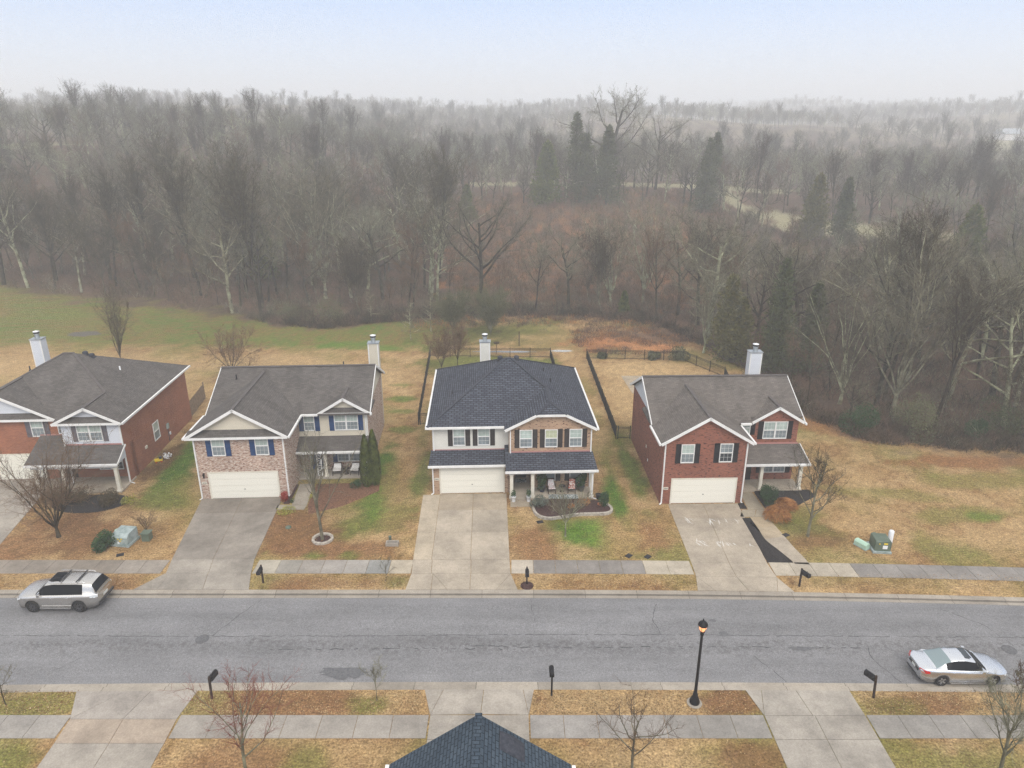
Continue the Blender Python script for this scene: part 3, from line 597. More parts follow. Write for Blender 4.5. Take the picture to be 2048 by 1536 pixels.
# tyre-worn white paint smears on the right driveway (marks on the slab)
M['paintmark'] = nm('white_spilled_paint', (.66,.645,.61), .7)
sm = MB(); rr = random.Random(4)
for cx, cy, n, sp in [(12.55,44.0,9,.28),(14.15,43.9,10,.3),(14.75,43.9,4,.15),(15.2,43.95,2,.08),(16.0,43.9,3,.12),(12.7,41.2,9,.3),(14.0,41.0,10,.28),(14.5,41.0,4,.15),(14.85,41.0,2,.08),(15.95,40.9,3,.12)]:
    for k in range(n):
        x = cx+rr.uniform(-sp,sp)*.8; y = cy+rr.uniform(-sp,sp); a = rr.uniform(1.2, 2.4); L = rr.uniform(.12,.38); w = rr.uniform(.012,.035)
        dx, dy = math.cos(a)*L, math.sin(a)*L
        sm.face([(x-dx,y-dy,.031+.0002*k),(x+w,y,.031+.0002*k),(x+dx,y+dy,.031+.0002*k),(x-w,y,.031+.0002*k)])
tag(sm.build('paint_marks', M['paintmark']), kind='structure')

# ---------------------------------------------------------------- houses
class House:
    def __init__(s, name, loc, rz, label, roofm, capm, trimm):
        s.root = empty(name, loc, rz, label, 'house'); s.roofm = roofm; s.capm = capm; s.trimm = trimm
        s.slab = MB(); s.cap = MB(); s.fascia = MB(); s.roof_o = None
    def wall(s, x0, x1, y0, y1, z0, z1, mat, name='wall'):
        return MB().box(x0, x1, y0, y1, z0, z1).build(name, mat, s.root)
    def prism(s, pts, d, mat, name='gable_wall'):
        return MB().extr(pts, d).build(name, mat, s.root)
    def plane(s, pts, th=.13, mi=0): s.slab.extr(pts, (0, 0, -th), mi)
    def board(s, p, q, w=.05, h=.2): s.fascia.bar(p, q, w, h)
    def gutter(s, p, q): s.fascia.bar(p, q, .13, .15)
    def ridge(s, p, q, w=.3):
        p = Vector(p)+Vector((0,0,.035)); q = Vector(q)+Vector((0,0,.035)); s.cap.bar(p, q, w, .045)
    def gable_y(s, x0, x1, y0, y1, ze, zr, rake=True, cap=True):   # ridge along y; eaves at x0, x1
        xm = (x0+x1)/2
        s.plane([(x0,y0,ze),(xm,y0,zr),(xm,y1,zr),(x0,y1,ze)]); s.plane([(xm,y0,zr),(x1,y0,ze),(x1,y1,ze),(xm,y1,zr)])
        if rake:
            for a, b in (((x0-.02,y0-.02,ze+.02),(xm,y0-.02,zr+.02)), ((x1+.02,y0-.02,ze+.02),(xm,y0-.02,zr+.02))): s.board(a, b)
        if cap: s.ridge((xm,y0,zr),(xm,y1,zr), .24)
    def pent(s, x0, x1, y, ze, zt, d=.38):      # small roof strip under a sided gable
        s.plane([(x0,y-d,ze),(x1,y-d,ze),(x1-.25,y,zt),(x0+.25,y,zt)], .1)
        s.board((x0,y-d-.02,ze+.03),(x1,y-d-.02,ze+.03), .06, .17)
    def finish(s):
        s.roof_o = s.slab.build('roof', s.roofm, s.root)
        if s.cap.f: s.cap.build('ridge_cap', s.capm, s.roof_o)
        s.fascia.build('fascia', s.trimm, s.root)
    def window(s, x, z, w, h, y, double=False, shutters=None, sw=.4, up='blind', muntin=True, face='y', lo='screen', frame=None, sl=True, sr=True):
        # x,z: lower left corner of the opening on the wall plane y
        f = MB(); t = .055; d0, d1 = y-.07, y-.005
        n = 2 if double else 1; W1 = w/n
        f.box(x-t, x+w+t, d0, d1, z-t-.02, z); f.box(x-t, x+w+t, d0, d1, z+h, z+h+t); f.box(x-t, x, d0, d1, z, z+h); f.box(x+w, x+w+t, d0, d1, z, z+h)
        for i in range(1, n): f.box(x+W1*i-.06, x+W1*i+.06, d0, d1, z, z+h)
        zm = z+h*.5
        for i in range(n):
            a = x+W1*i+(.06 if i else 0); b = x+W1*(i+1)-(.06 if i < n-1 else 0)
            f.box(a, b, y-.055, y-.01, zm-.035, zm+.035)
            if muntin:
                for zz0, zz1 in ((z, zm-.035), (zm+.035, z+h)):
                    for k in (1, 2): xx = a+(b-a)*k/3; f.box(xx-.006, xx+.006, y-.027, y-.021, zz0, zz1)
                    zc = (zz0+zz1)/2; f.box(a, b, y-.0265, y-.0215, zc-.006, zc+.006)
        wo = f.build('window', frame or M['trim'], s.root)
        for i in range(n):
            a = x+W1*i+(.06 if i else 0); b = x+W1*(i+1)-(.06 if i < n-1 else 0)
            MB().box(a, b, y-.022, y-.004, zm+.035, z+h).build('pane', M[up], wo); MB().box(a, b, y-.022, y-.004, z, zm-.035).build('pane', M[lo], wo)
        if shutters:
            for on, xa in ((sl, x-t-sw-.02), (sr, x+w+t+.02)):
                if not on: continue
                m = MB(); m.box(xa, xa+sw, y-.03, y-.004, z-.1, z+h+.08)
                for (za, zb) in ((z-.1, z-.02), (z+h*.5-.04, z+h*.5+.04), (z+h+.0, z+h+.08)): m.box(xa, xa+sw, y-.045, y-.03, za, zb)
                m.box(xa, xa+.06, y-.0445, y-.03, z-.02, z+h); m.box(xa+sw-.06, xa+sw, y-.0445, y-.03, z-.02, z+h)
                m.build('shutter', M[shutters], s.root)
        return wo
    def side_window(s, x, y, z, w, h, sgn):     # on a wall of constant x, facing sgn
        f = MB(); t = .06; a, b = sorted((x+sgn*.005, x+sgn*.07))
        f.box(a, b, y-t, y+w+t, z-t, z); f.box(a, b, y-t, y+w+t, z+h, z+h+t); f.box(a, b, y-t, y, z, z+h); f.box(a, b, y+w, y+w+t, z, z+h); f.box(a, b, y, y+w, z+h/2-.03, z+h/2+.03)
        wo = f.build('window', M['trim'], s.root); a, b = sorted((x+sgn*.004, x+sgn*.02))
        MB().box(a, b, y, y+w, z+h/2+.03, z+h).build('pane', M['blind'], wo); MB().box(a, b, y, y+w, z, z+h/2-.03).build('pane', M['screen'], wo)
    def garage(s, x0, x1, y, z1, arch=None):
        f = MB(); f.box(x0-.1, x0, y-.05, y-.003, 0, z1+.1); f.box(x1, x1+.1, y-.05, y-.003, 0, z1+.1); f.box(x0, x1, y-.05, y-.003, z1, z1+.1)
        d = MB(); n = 4
        for i in range(n):
            za, zb = .04+(z1-.04)*i/n, .04+(z1-.04)*(i+1)/n
            d.box(x0, x1, y-.024, y-.003, za+.006, zb-.006)
            for k in range(8):
                xa = x0+(x1-x0)*k/8; d.box(xa+.08, xa+(x1-x0)/8-.08, y-.031, y-.024, za+.1, zb-.1)
        do = d.build('garage_door', M['garage'], s.root); f.build('door_frame', M['cream'], s.root)
        MB().box((x0+x1)/2-.05, (x0+x1)/2+.05, y-.05, y-.024, .75, .79).build('handle', M['black'], do)
    def downspout(s, x, y, z1, dx=.25):
        m = MB(); m.box(x-.045, x+.045, y-.09, y-.003, .1, z1); m.extr([(x-.045,y-.09,.1),(x+.045,y-.09,.1),(x+.045,y-.003,.1),(x-.045,y-.003,.1)], (dx,-.1,-.07))
        m.build('downspout', M['trim'], s.root)
    def column(s, x, y, z0, z1, w=.24, mat='cream'):
        m = MB(); m.box(x-w/2, x+w/2, y-w/2, y+w/2, z0+.12, z1-.1); m.box(x-w/2-.05, x+w/2+.05, y-w/2-.05, y+w/2+.05, z0, z0+.12); m.box(x-w/2-.04, x+w/2+.04, y-w/2-.04, y+w/2+.04, z1-.1, z1)
        m.build('porch_column', M[mat], s.root)
    def chimney(s, x0, x1, y0, y1, z1, mat):
        c = MB(); c.box(x0, x1, y0, y1, 0, z1); c.box(x0, x0+.1, y0-.01, y0, 0, z1-.02, 1); c.box(x1-.1, x1, y0-.01, y0, 0, z1-.02, 1)
        co = c.build('chimney', [mat, M['trim']], s.root)
        k = MB(); k.box(x0-.05, x1+.05, y0-.05, y1+.05, z1, z1+.07); xm, ym = (x0+x1)/2, (y0+y1)/2
        k.build('chimney_cap', M['metal_grey'], co)
        f = MB(); f.lathe(xm, ym, [(.2, z1+.07), (.2, z1+.42), (.24, z1+.45), (.24, z1+.5), (.17, z1+.52)], 14); f.build('flue', M['metal_grey'], co)
        f = MB(); f.lathe(xm, ym, [(.19, z1+.5), (.25, z1+.52), (.25, z1+.66), (.2, z1+.68)], 14); f.build('flue_cowl', M['black'], co)
        f = MB(); f.lathe(xm, ym, [(.27, z1+.68), (.27, z1+.71), (.05, z1+.78)], 14); f.build('flue_lid', M['white'], co)
    def vent(s, x, y, z, kind='pipe'):
        m = MB()
        if kind == 'pipe': m.lathe(x, y, [(.13, z-.12), (.05, z+.02), (.045, z+.3), (.04, z+.31)], 10); m.build('vent_pipe', M['metal_dark'], s.root)
        elif kind == 'white': m.lathe(x, y, [(.13, z-.12), (.06, z+.02), (.055, z+.36), (.05, z+.37)], 10); m.build('vent_pipe', M['white'], s.root)
        else:
            m.box(x-.24, x+.24, y-.24, y+.24, z-.12, z+.05); rows = [[(x+.2*math.cos(a)*c, y+.2*math.sin(a)*c, z+.05+h) for a in [2*math.pi*k/12 for k in range(12)]] for c, h in ((1,0),(1.1,.12),(1.15,.2),(.8,.27),(.3,.3))]
            m.grid(rows, 0, True, True); m.face(rows[-1]); m.build('roof_vent', M['ridgecap'], s.root)
    def lamp(s, x, y, z):
        m = MB(); m.box(x-.05, x+.05, y-.12, y-.003, z+.2, z+.25); m.lathe(x, y-.1, [(.05, z-.12), (.075, z+.14), (.1, z+.16), (.02, z+.25)], 8); m.build('wall_lamp', M['black'], s.root)
    def number(s, x, z, y, txt):
        o = MB().box(x, x+.36, y-.03, y-.003, z, z+.2).build('address_plaque', M['cream'], s.root)
        cu = bpy.data.curves.new('digits', 'FONT'); cu.body = txt; cu.size = .15; cu.extrude = .003
        t = bpy.data.objects.new('tmp', cu); dg = None
        COL.objects.link(t); bpy.context.view_layer.update(); me = bpy.data.meshes.new_from_object(t.evaluated_get(bpy.context.evaluated_depsgraph_get())); bpy.data.objects.remove(t)
        me.materials.clear(); me.materials.append(M['black'])
        d = bpy.data.objects.new('digits', me); link(d, o); d.location = (x+.03, y-.034, z+.05); d.rotation_euler = (math.pi/2, 0, 0)

# --- red brick house on the right
h = House('brick_house', (10.95,46.45,0), R(1.5), 'dark red brick house with black shutters, beside the open lawn on the right', M['roof_tan'], M['ridgebrown'], M['trim'])
E1 = 5.15
h.wall(0, 6.15, 0, 3.4, 0, E1-.05, M['brick_h4']); h.wall(0, 11.15, 3.4, 11.6, 0, E1-.05, M['brick_h4'])
h.prism([(0,0,E1-.05),(6.15,0,E1-.05),(3.075,0,6.86)], (0,3.4,0), M['brick_h4'])
h.prism([(7.6,3.4,E1-.05),(11.15,3.4,E1-.05),(9.4,3.4,6.2)], (0,3,0), M['brick_h4'])
h.prism([(0,3.5,E1-.05),(0,11.6,E1-.05),(0,7.45,7.28)], (.12,0,0), M['sid_white']); h.prism([(11.03,3.5,E1-.05),(11.03,11.6,E1-.05),(11.03,7.45,7.28)], (.12,0,0), M['sid_white'])
h.plane([(-.28,2.95,5.12),(7.4,2.95,5.12),(7.4,7.4,7.42),(-.28,7.4,7.42)]); h.plane([(7.4,3.55,5.43),(11.45,3.55,5.43),(11.45,7.4,7.42),(7.4,7.4,7.42)]); h.plane([(-.28,7.4,7.42),(11.45,7.4,7.42),(11.45,11.95,5.12),(-.28,11.95,5.12)])
h.gable_y(-.3, 6.45, -.3, 6.6, 4.98, 7.0); h.gable_y(7.35, 11.47, 3.08, 6.0, 5.13, 6.38)
h.ridge((-.28,7.4,7.42),(11.45,7.4,7.42)); h.board((-.3,7.4,7.45),(-.3,11.98,5.14)); h.board((11.47,7.4,7.45),(11.47,3.05,5.19)); h.board((-.3,2.93,5.14),(-.3,7.4,7.45))
h.gutter((6.5,2.88,5.16),(7.3,2.88,5.16)); h.gutter((11.52,2.9,5.1),(11.52,3.3,5.1)); h.gutter((-.36,-.3,5.0),(-.36,3.1,5.0)); h.gutter((6.52,-.3,5.0),(6.52,2.9,5.0)); h.board((11.47,7.4,7.45),(11.47,11.98,5.14))
h.plane([(6.15,1.45,2.42),(11.55,1.45,2.42),(11.45,3.4,3.2),(6.15,3.4,3.2)]); h.gutter((6.15,1.38,2.44),(11.6,1.38,2.44)); h.board((11.57,1.4,2.45),(11.47,3.42,3.22), .05, .15)
h.fascia.box(6.15, 11.4, 1.62, 1.8, 2.12, 2.32)
MB().box(6.17, 11.3, 3.37, 3.395, 3.2, 3.32).build('flashing', M['flash'], h.root)
MB().box(6.15, 11.3, 1.6, 3.4, 0, .13).build('porch_floor', M['concrete_warm'], h.root)
h.column(8.1, 1.85, .13, 2.12); h.column(11.1, 1.85, .13, 2.12)
h.window(8.5, 3.72, 1.75, 1.3, 3.4, True, 'shut_black', .38); h.window(6.75, 4.1, .62, .95, 3.4, False, 'shut_black', .36, lo='blind', sl=False)
h.window(8.75, .82, 1.75, 1.25, 3.4, True, 'shut_black', .38, up='screen')
h.window(1.32, 3.42, .85, 1.35, 0, False, 'shut_black', .38, up='blind', lo='screen'); h.window(4.12, 3.45, .85, 1.35, 0, False, 'shut_black', .38, up='screen', lo='darkglass')
h.garage(.82, 5.5, 0, 2.0); h.number(.18, 1.18, 0, '3844')
h.downspout(.1, -.0, 4.85, -.12); h.downspout(6.05, 0, 4.85, .1)
d = MB().box(7.0, 7.9, 3.36, 3.395, .13, 2.1).build('front_door', M['black'], h.root)
h.chimney(9.9, 10.95, 11.62, 12.4, 7.95, M['sid_white'])
h.wall(1.0-1.0-.02, -.005, 5.4, 5.6, 2.0, 2.25, M['cream'], 'meter_box'); h.wall(-.03, -.005, 4.6, 4.75, 1.2, 1.4, M['white'], 'dryer_vent')
h.finish()

# --- centre house with the new blue-grey roof
h = House('brick_house', (-6.0,47.95,0), R(2.4), 'tan brick and ivory siding house with dark blue-grey hipped roof, in the centre', M['roof_blue'], M['ridgecap'], M['trim'])
h.wall(0, 5.8, 0, 2.0, 0, 2.5, M['brick_h3']); h.wall(0, 12.05, 2.6, 14.0, 0, 5.05, M['sid_ivory'])
h.wall(0, 5.8, 1.25, 2.6, 2.4, 5.05, M['sid_ivory']); h.wall(5.8, 12.05, .45, 2.6, 2.5, 5.05, M['brick_h3'])
h.wall(5.7, 6.05, -.0, 2.6, 0, 2.5, M['brick_h3']); h.wall(7.45, 12.05, .45, 2.6, 0, 2.5, M['brick_h3']); h.wall(6.05, 7.45, 2.2, 2.6, 0, 2.5, M['brick_h3'])
h.prism([(5.8,.45,5.05),(12.05,.45,5.05),(10.05,.45,6.12),(7.75,.45,6.12)], (0,2.0,0), M['brick_h3'])
ze, zp = 5.12, 8.35; L, Rr, F, Bk = -.35, 12.4, .85, 14.4; ym = 7.6; xm = 6.02
p1 = (xm-.25,ym,zp-.02); p2 = (xm+.25,ym,zp-.02)
h.plane([(L,F,ze),(Rr,F,ze),p2,p1]); h.plane([(L,Bk,ze),(L,F,ze),p1]); h.plane([(Rr,F,ze),(Rr,Bk,ze),p2]); h.plane([(Rr,Bk,ze),(L,Bk,ze),p1,p2])
# clipped front gable over the brick bay
gx0, gx1, gy = 5.45, Rr+.006, .12; gm = 8.93; gz = 6.88; cz = 6.28; cxl = gx0+(cz-ze)/((gz-ze)/(gm-gx0)); cxr = gx1-(cz-ze)/((gz-ze)/(gx1-gm))
h.plane([(gx0,gy,ze),(cxl,gy,cz),(gm,1.25,gz),(gm,4.6,gz),(gx0,4.6,ze)]); h.plane([(gx1,gy,ze+.004),(gx1,4.6,ze+.004),(gm,4.6,gz+.004),(gm,1.25,gz+.004),(cxr,gy,cz+.004)]); h.plane([(cxl,gy,cz),(cxr,gy,cz),(gm,1.25,gz)])
for a, b in (((L,F,ze),p1),((Rr,Bk,ze),p2),((L,Bk,ze),p1),((gm,1.25,gz),(cxl,gy,cz)),((gm,1.25,gz),(cxr,gy,cz)),((gm,1.25,gz),(gm,4.45,gz)),(p1,p2),((gm-.02,4.42,gz),p2)): h.ridge(a, b, .26)
h.board((gx0-.02,gy-.02,ze+.02),(cxl,gy-.02,cz+.02)); h.board((gx1+.02,gy-.02,ze+.02),(cxr,gy-.02,cz+.02)); h.board((cxl,gy-.03,cz+.03),(cxr,gy-.03,cz+.03), .07, .16)
h.gutter((L,F-.06,ze+.02),(gx0,F-.06,ze+.02)); h.gutter((L-.06,F-.1,ze+.02),(L-.06,Bk,ze+.02)); h.gutter((Rr+.07,gy,ze+.02),(Rr+.07,Bk,ze+.02))
h.plane([(-.25,-.35,2.52),(5.55,-.35,2.52),(5.55,1.25,3.08),(-.12,1.25,3.08)]); h.gutter((-.28,-.42,2.54),(5.58,-.42,2.54))
h.plane([(5.5,-1.35,2.45),(12.3,-1.35,2.45),(12.15,.45,3.15),(5.5,.45,3.15)]); h.gutter((5.45,-1.42,2.47),(12.35,-1.42,2.47)); h.plane([(5.48,-.3,2.86),(5.78,-.3,2.86),(5.78,1.25,3.42),(5.48,1.25,3.42)], .5)
MB().box(5.85, 12.05, .41, .445, 3.14, 3.24).build('flashing', M['flash'], h.root); MB().box(-.05, 5.5, 1.21, 1.245, 3.06, 3.13).build('flashing', M['flash'], h.root)
h.fascia.box(5.75, 12.15, -1.15, -.98, 2.12, 2.34)
MB().box(5.8, 12.1, -1.25, .45, 0, .13).build('porch_floor', M['concrete_warm'], h.root); MB().box(6.06, 7.44, .45, 2.2, 0, .13).build('porch_floor', M['concrete_warm'], h.root)
for x in (5.93, 7.5, 11.92): h.column(x, -1.06, .13, 2.14)
MB().box(6.35, 7.2, 2.15, 2.195, .13, 2.1).build('front_door', M['black'], h.root); MB().box(6.3, 7.2, 1.3, 1.9, .135, .15).build('door_mat', M['rug'], h.root)
h.window(1.62, 3.5, .82, 1.32, 1.25, False, 'shut_brown', .36); h.window(3.5, 3.5, .82, 1.32, 1.25, False, 'shut_brown', .36)
for x, u in ((6.65,'blind'), (8.55,'yellowblind'), (10.4,'blind')): h.window(x, 3.62, .85, 1.32, .45, False, 'shut_brown', .36, up=u)
h.window(8.45, .78, .85, 1.3, .45, False, 'shut_black', .36, up='screen', muntin=False); h.window(10.5, .78, .85, 1.3, .45, False, 'shut_black', .36, up='screen', muntin=False)
h.garage(.62, 5.35, 0, 2.12); h.number(.14, 1.15, 0, '3840'); h.lamp(5.57, 0, 1.75)
h.downspout(.04, 0, 2.35, -.15); h.downspout(11.95, -1.18, 2.1, .3); h.downspout(.1, 1.25, 4.95, 0); h.downspout(12.0, .45, 4.95, 0); h.downspout(5.9, .45, 4.95, 0)
h.chimney(3.65, 4.6, 14.02, 14.8, 7.75, M['sid_ivory'])
h.vent(5.35, 7.9, 8.1, 'turtle'); h.vent(6.7, 7.9, 8.1, 'turtle')
h.vent(1.4, 5.5, 6.05); h.vent(9.0, 8.3, 6.9); h.vent(9.4, 6.2, 6.7)
h.finish()

# --- pink brick house with navy shutters
h = House('brick_house', (-23.3,47.15,0), R(3), 'pinkish mixed brick house with navy blue shutters and cream siding', M['roof_brown'], M['ridgebrown'], M['trim'])
h.wall(0, 6.6, 0, 4.3, 0, 5.1, M['brick_h2']); h.wall(0, 12.05, 4.3, 13.3, 0, 5.1, M['brick_h2'])
h.wall(6.6, 12.0, 4.2, 4.3, 2.9, 5.1, M['sid_cream'])
h.prism([(.0,0,5.1),(6.6,0,5.1),(3.3,0,7.1)], (0,4.3,0), M['sid_cream'])
h.prism([(8.55,4.2,5.1),(12.05,4.2,5.1),(10.3,4.2,6.15)], (0,3,0), M['sid_cream'])
h.prism([(0.0,4.25,5.1),(0.0,13.3,5.1),(0.0,8.65,7.4)], (.12,0,0), M['sid_cream']); h.prism([(11.93,4.25,5.1),(11.93,13.3,5.1),(11.93,8.65,7.4)], (.12,0,0), M['sid_cream'])
h.plane([(-.3,3.75,5.15),(12.35,3.75,5.15),(12.35,8.6,7.55),(-.3,8.6,7.55)]); h.plane([(-.3,8.6,7.55),(12.35,8.6,7.55),(12.35,13.65,5.15),(-.3,13.65,5.15)])
h.gable_y(-.45, 7.0, -.38, 8.0, 5.13, 7.32); h.gable_y(8.25, 12.37, 3.84, 6.6, 5.16, 6.42)
h.pent(-.4, 6.95, 0, 5.13, 5.62, .37); h.pent(8.3, 12.3, 4.2, 5.16, 5.5, .35)
h.ridge((-.3,8.6,7.55),(12.35,8.6,7.55)); h.board((12.37,8.6,7.58),(12.37,13.68,5.17)); h.board((12.37,3.72,5.17),(12.37,8.6,7.58)); h.board((-.32,3.72,5.17),(-.32,8.6,7.58))
h.gutter((-.5,-.38,5.15),(-.5,4.0,5.15)); h.gutter((7.05,-.38,5.15),(7.05,3.8,5.15)); h.gutter((7.05,3.7,5.18),(8.3,3.7,5.18)); h.gutter((12.42,3.7,5.15),(12.42,4.0,5.15))
h.plane([(6.6,2.7,2.42),(12.2,2.7,2.42),(12.15,4.2,3.1),(6.6,4.2,3.1)]); h.gutter((6.6,2.63,2.44),(12.2,2.63,2.44)); h.board((12.22,2.65,2.45),(12.17,4.2,3.12), .05, .15)
h.fascia.box(6.62, 12.0, 2.85, 3.0, 2.12, 2.32); h.fascia.box(11.98, 12.06, 4.15, 4.2, 2.9, 5.1)
MB().box(6.6, 12.05, 2.75, 4.3, 0, .15).build('porch_floor', M['concrete_mid'], h.root)
h.column(8.75, 3.0, .15, 2.12, .2); h.column(11.9, 3.0, .15, 2.12, .2)
m = MB()   # open lattice post beside the entrance
for a in (0, .34): m.box(8.05+a, 8.1+a, 2.95, 3.0, .15, 2.12)
for k in range(9): m.bar((8.1,2.97,.2+k*.21),(8.4,2.97,.36+k*.21), .03, .03); m.bar((8.1,2.98,.36+k*.21),(8.4,2.98,.2+k*.21), .03, .03)
m.build('porch_column', M['trim'], h.root)
MB().box(7.35, 8.2, 4.26, 4.297, .15, 2.15).build('front_door', M['shut_blue'], h.root); h.fascia.box(7.24, 7.33, 4.25, 4.297, .15, 2.2); h.fascia.box(8.22, 8.31, 4.25, 4.297, .15, 2.2)
h.window(7.12, 3.65, .72, 1.32, 4.2, False, 'shut_blue', .38); h.window(9.5, 3.65, 1.75, 1.35, 4.2, True, 'shut_blue', .38)
h.window(9.5, .85, 1.75, 1.2, 4.3, True, 'shut_blue', .36, up='screen', muntin=True)
h.window(1.38, 3.62, .85, 1.35, 0, False, 'shut_blue', .38); h.window(4.52, 3.62, .85, 1.35, 0, False, 'shut_blue', .38)
h.garage(.82, 5.78, 0, 2.12); h.number(.22, 1.25, 0, '3836')
h.downspout(.08, 0, 5.0, -.15); h.downspout(6.5, 0, 5.0, .12); h.downspout(11.9, 4.2, 5.0, 0); h.lamp(.45, 0, 1.9)
h.side_window(12.05, 6.2, 1.3, .5, .7, 1)
h.chimney(11.05, 12.0, 13.32, 14.1, 7.95, M['sid_cream'])
h.vent(9.5, 9.6, 7.25); h.vent(1.2, 7.4, 7.0)
h.finish()

# --- leftmost orange-red brick house (origin at its front right corner)
h = House('brick_house', (-29.95,49.75,0), R(3), 'leftmost house, orange red brick with a white siding bay and grey shutters', M['roof_brown'], M['ridgebrown'], M['trim'])
h.wall(-13.2, 0, 1.6, 13.0, 0, 5.2, M['brick_h1']); h.wall(-13.2, -4.35, 1.0, 1.6, 0, 5.2, M['brick_h1']); h.wall(-4.3, 0, 0.9, 1.6, 0, 3.0, M['brick_h1'])
h.wall(-4.35, -.06, .0, 1.6, 3.0, 5.2, M['sid_white']); h.wall(-.06, 0, -.0, 1.6, 0, 5.2, M['brick_h1'])
h.prism([(-4.35,0,5.2),(0,0,5.2),(-2.2,0,6.35)], (0,2,0), M['sid_white']); h.prism([(-12.6,1.0,5.2),(-5.5,1.0,5.2),(-9.05,1.0,7.1)], (0,2,0), M['sid_white'])
ze, zp = 5.22, 8.6; L, Rr, F, Bk = -13.55, .35, .6, 13.4
p1 = (-6.95,6.9,zp); p2 = (-6.15,6.9,zp)
h.plane([(L,F,ze),(Rr,F,ze),p2,p1]); h.plane([(L,Bk,ze),(L,F,ze),p1]); h.plane([(Rr,F,ze),(Rr,Bk,ze),p2]); h.plane([(Rr,Bk,ze),(L,Bk,ze),p1,p2])
gm = -2.2; gz = 6.5
h.plane([(-4.8,-.38,ze),(gm,-.38,gz),(gm,3.4,gz),(-4.8,3.4,ze)]); h.plane([(gm,-.38,gz+.004),(Rr+.006,-.38,ze+.004),(Rr+.006,3.4,ze+.004),(gm,3.4,gz+.004)])
h.board((-4.82,-.4,ze+.02),(gm,-.4,gz+.02)); h.board((Rr+.03,-.4,ze+.02),(gm,-.4,gz+.02)); h.ridge((gm,-.38,gz),(gm,3.0,gz), .22)
h.gable_y(-13.5, -5.0, .62, 5.6, ze, 7.35, True, True)
h.pent(-4.75, Rr, 0, ze+.01, ze+.42, .37); h.pent(-13.4, -5.1, 1.0, ze+.01, ze+.42, .37)
h.ridge(p1, p2); h.ridge((gm+.05,3.0,gz),p2, .2); h.ridge((L,Bk,ze),p1, .2); h.ridge((L,F,ze),p1,.2)
h.gutter((Rr+.07,-.35,ze+.02),(Rr+.07,Bk,ze+.02)); h.gutter((-5.0,.53,ze+.03),(-4.7,.53,ze+.03))
h.plane([(-6.6,-1.75,2.5),(.22,-1.75,2.5),(.15,0,3.32),(-6.6,0,3.32)]); h.plane([(-6.6,0,3.32),(-4.35,0,3.32),(-4.35,1.0,3.78),(-6.6,1.0,3.78)])
h.gutter((-6.6,-1.82,2.52),(.25,-1.82,2.52)); h.board((.24,-1.77,2.53),(.17,0,3.35), .05, .15); h.prism([(.02,-1.6,2.3),(.02,0,2.3),(.02,0,3.22),(.02,-1.6,2.48)], (.05,0,0), M['sid_white'])
MB().box(-4.3, -.02, -.04, -.004, 3.32, 3.42).build('flashing', M['flash'], h.root); MB().box(-6.6, -4.37, .96, .997, 3.76, 3.86).build('flashing', M['flash'], h.root)
h.fascia.box(-6.3, .0, -1.6, -1.45, 2.1, 2.35)
MB().box(-6.2, .1, -1.65, .9, 0, .12).build('porch_floor', M['concrete_warm'], h.root)
h.column(-.1, -1.5, .12, 2.12); h.column(-4.0, -1.5, .12, 2.12); h.column(-6.0, -1.5, .12, 2.12)
h.window(-3.15, 3.72, 1.75, 1.35, 0, True, 'shut_grey', .36); h.window(-7.1, 3.75, .85, 1.35, 1.0, False, 'shut_grey', .38); h.window(-5.1, 3.95, .7, 1.2, 1.0, False, None)
h.window(-11.5, 3.75, .85, 1.35, 1.0, False, 'shut_grey', .38)
h.window(-2.55, .85, 1.75, 1.2, .9, True, None, up='darkglass', lo='darkglass'); MB().box(-5.3, -4.45, .95, .997, .12, 2.1).build('front_door', M['black'], h.root)
h.garage(-12.0, -6.9, 1.0, 2.15); h.downspout(.02, -.0, 5.05, .35); h.downspout(-4.28, 0, 3.9, 0)
h.side_window(0, 5.1, 1.3, .95, 1.45, 1); h.wall(.003, .12, 7.5, 7.85, 1.3, 1.75, M['util_grey'], 'meter_box'); h.wall(.003, .1, 3.2, 3.5, 1.4, 1.62, M['cream'], 'vent_cover'); h.wall(.003, .09, 7.9, 8.05, .6, .85, M['white'], 'outlet_box')
h.wall(.005, .05, 7.65, 7.7, .1, 1.3, M['metal_dark'], 'conduit')
h.chimney(-13.3, -12.35, 13.02, 13.9, 8.0, M['sid_white'])
h.vent(-5.6, 7.6, 8.2, 'turtle'); h.vent(-5.1, 7.6, 8.0, 'turtle'); h.vent(-2.9, 7.4, 6.85, 'white'); h.vent(-10.4, 7.6, 7.0)
h.finish()

# --- roof in the foreground
h = House('foreground_house', (0,0,0), 0, 'house in the foreground of which mostly the slate blue shingle gable roof shows', M['roof_slate'], M['roof_slate'], M['trim'])
h.wall(-3.95, 1.8, 3.5, 18.7, 0, 5.1, M['sid_ivory']); h.prism([(-3.95,18.7,5.1),(1.8,18.7,5.1),(-1.1,18.7,7.15)], (0,-15,0), M['sid_ivory'])
h.plane([(-4.32,19.0,5.15),(-1.14,19.0,7.42),(-1.14,3,7.42),(-4.32,3,5.15)]); h.plane([(-1.14,19.0,7.42),(2.1,19.0,5.12),(2.1,3,5.12),(-1.14,3,7.42)])
h.ridge((-1.14,19.02,7.42),(-1.14,3,7.42), .24); h.gutter((-4.4,18.95,5.18),(-4.4,3,5.18)); h.gutter((2.18,18.95,5.15),(2.18,3,5.15))

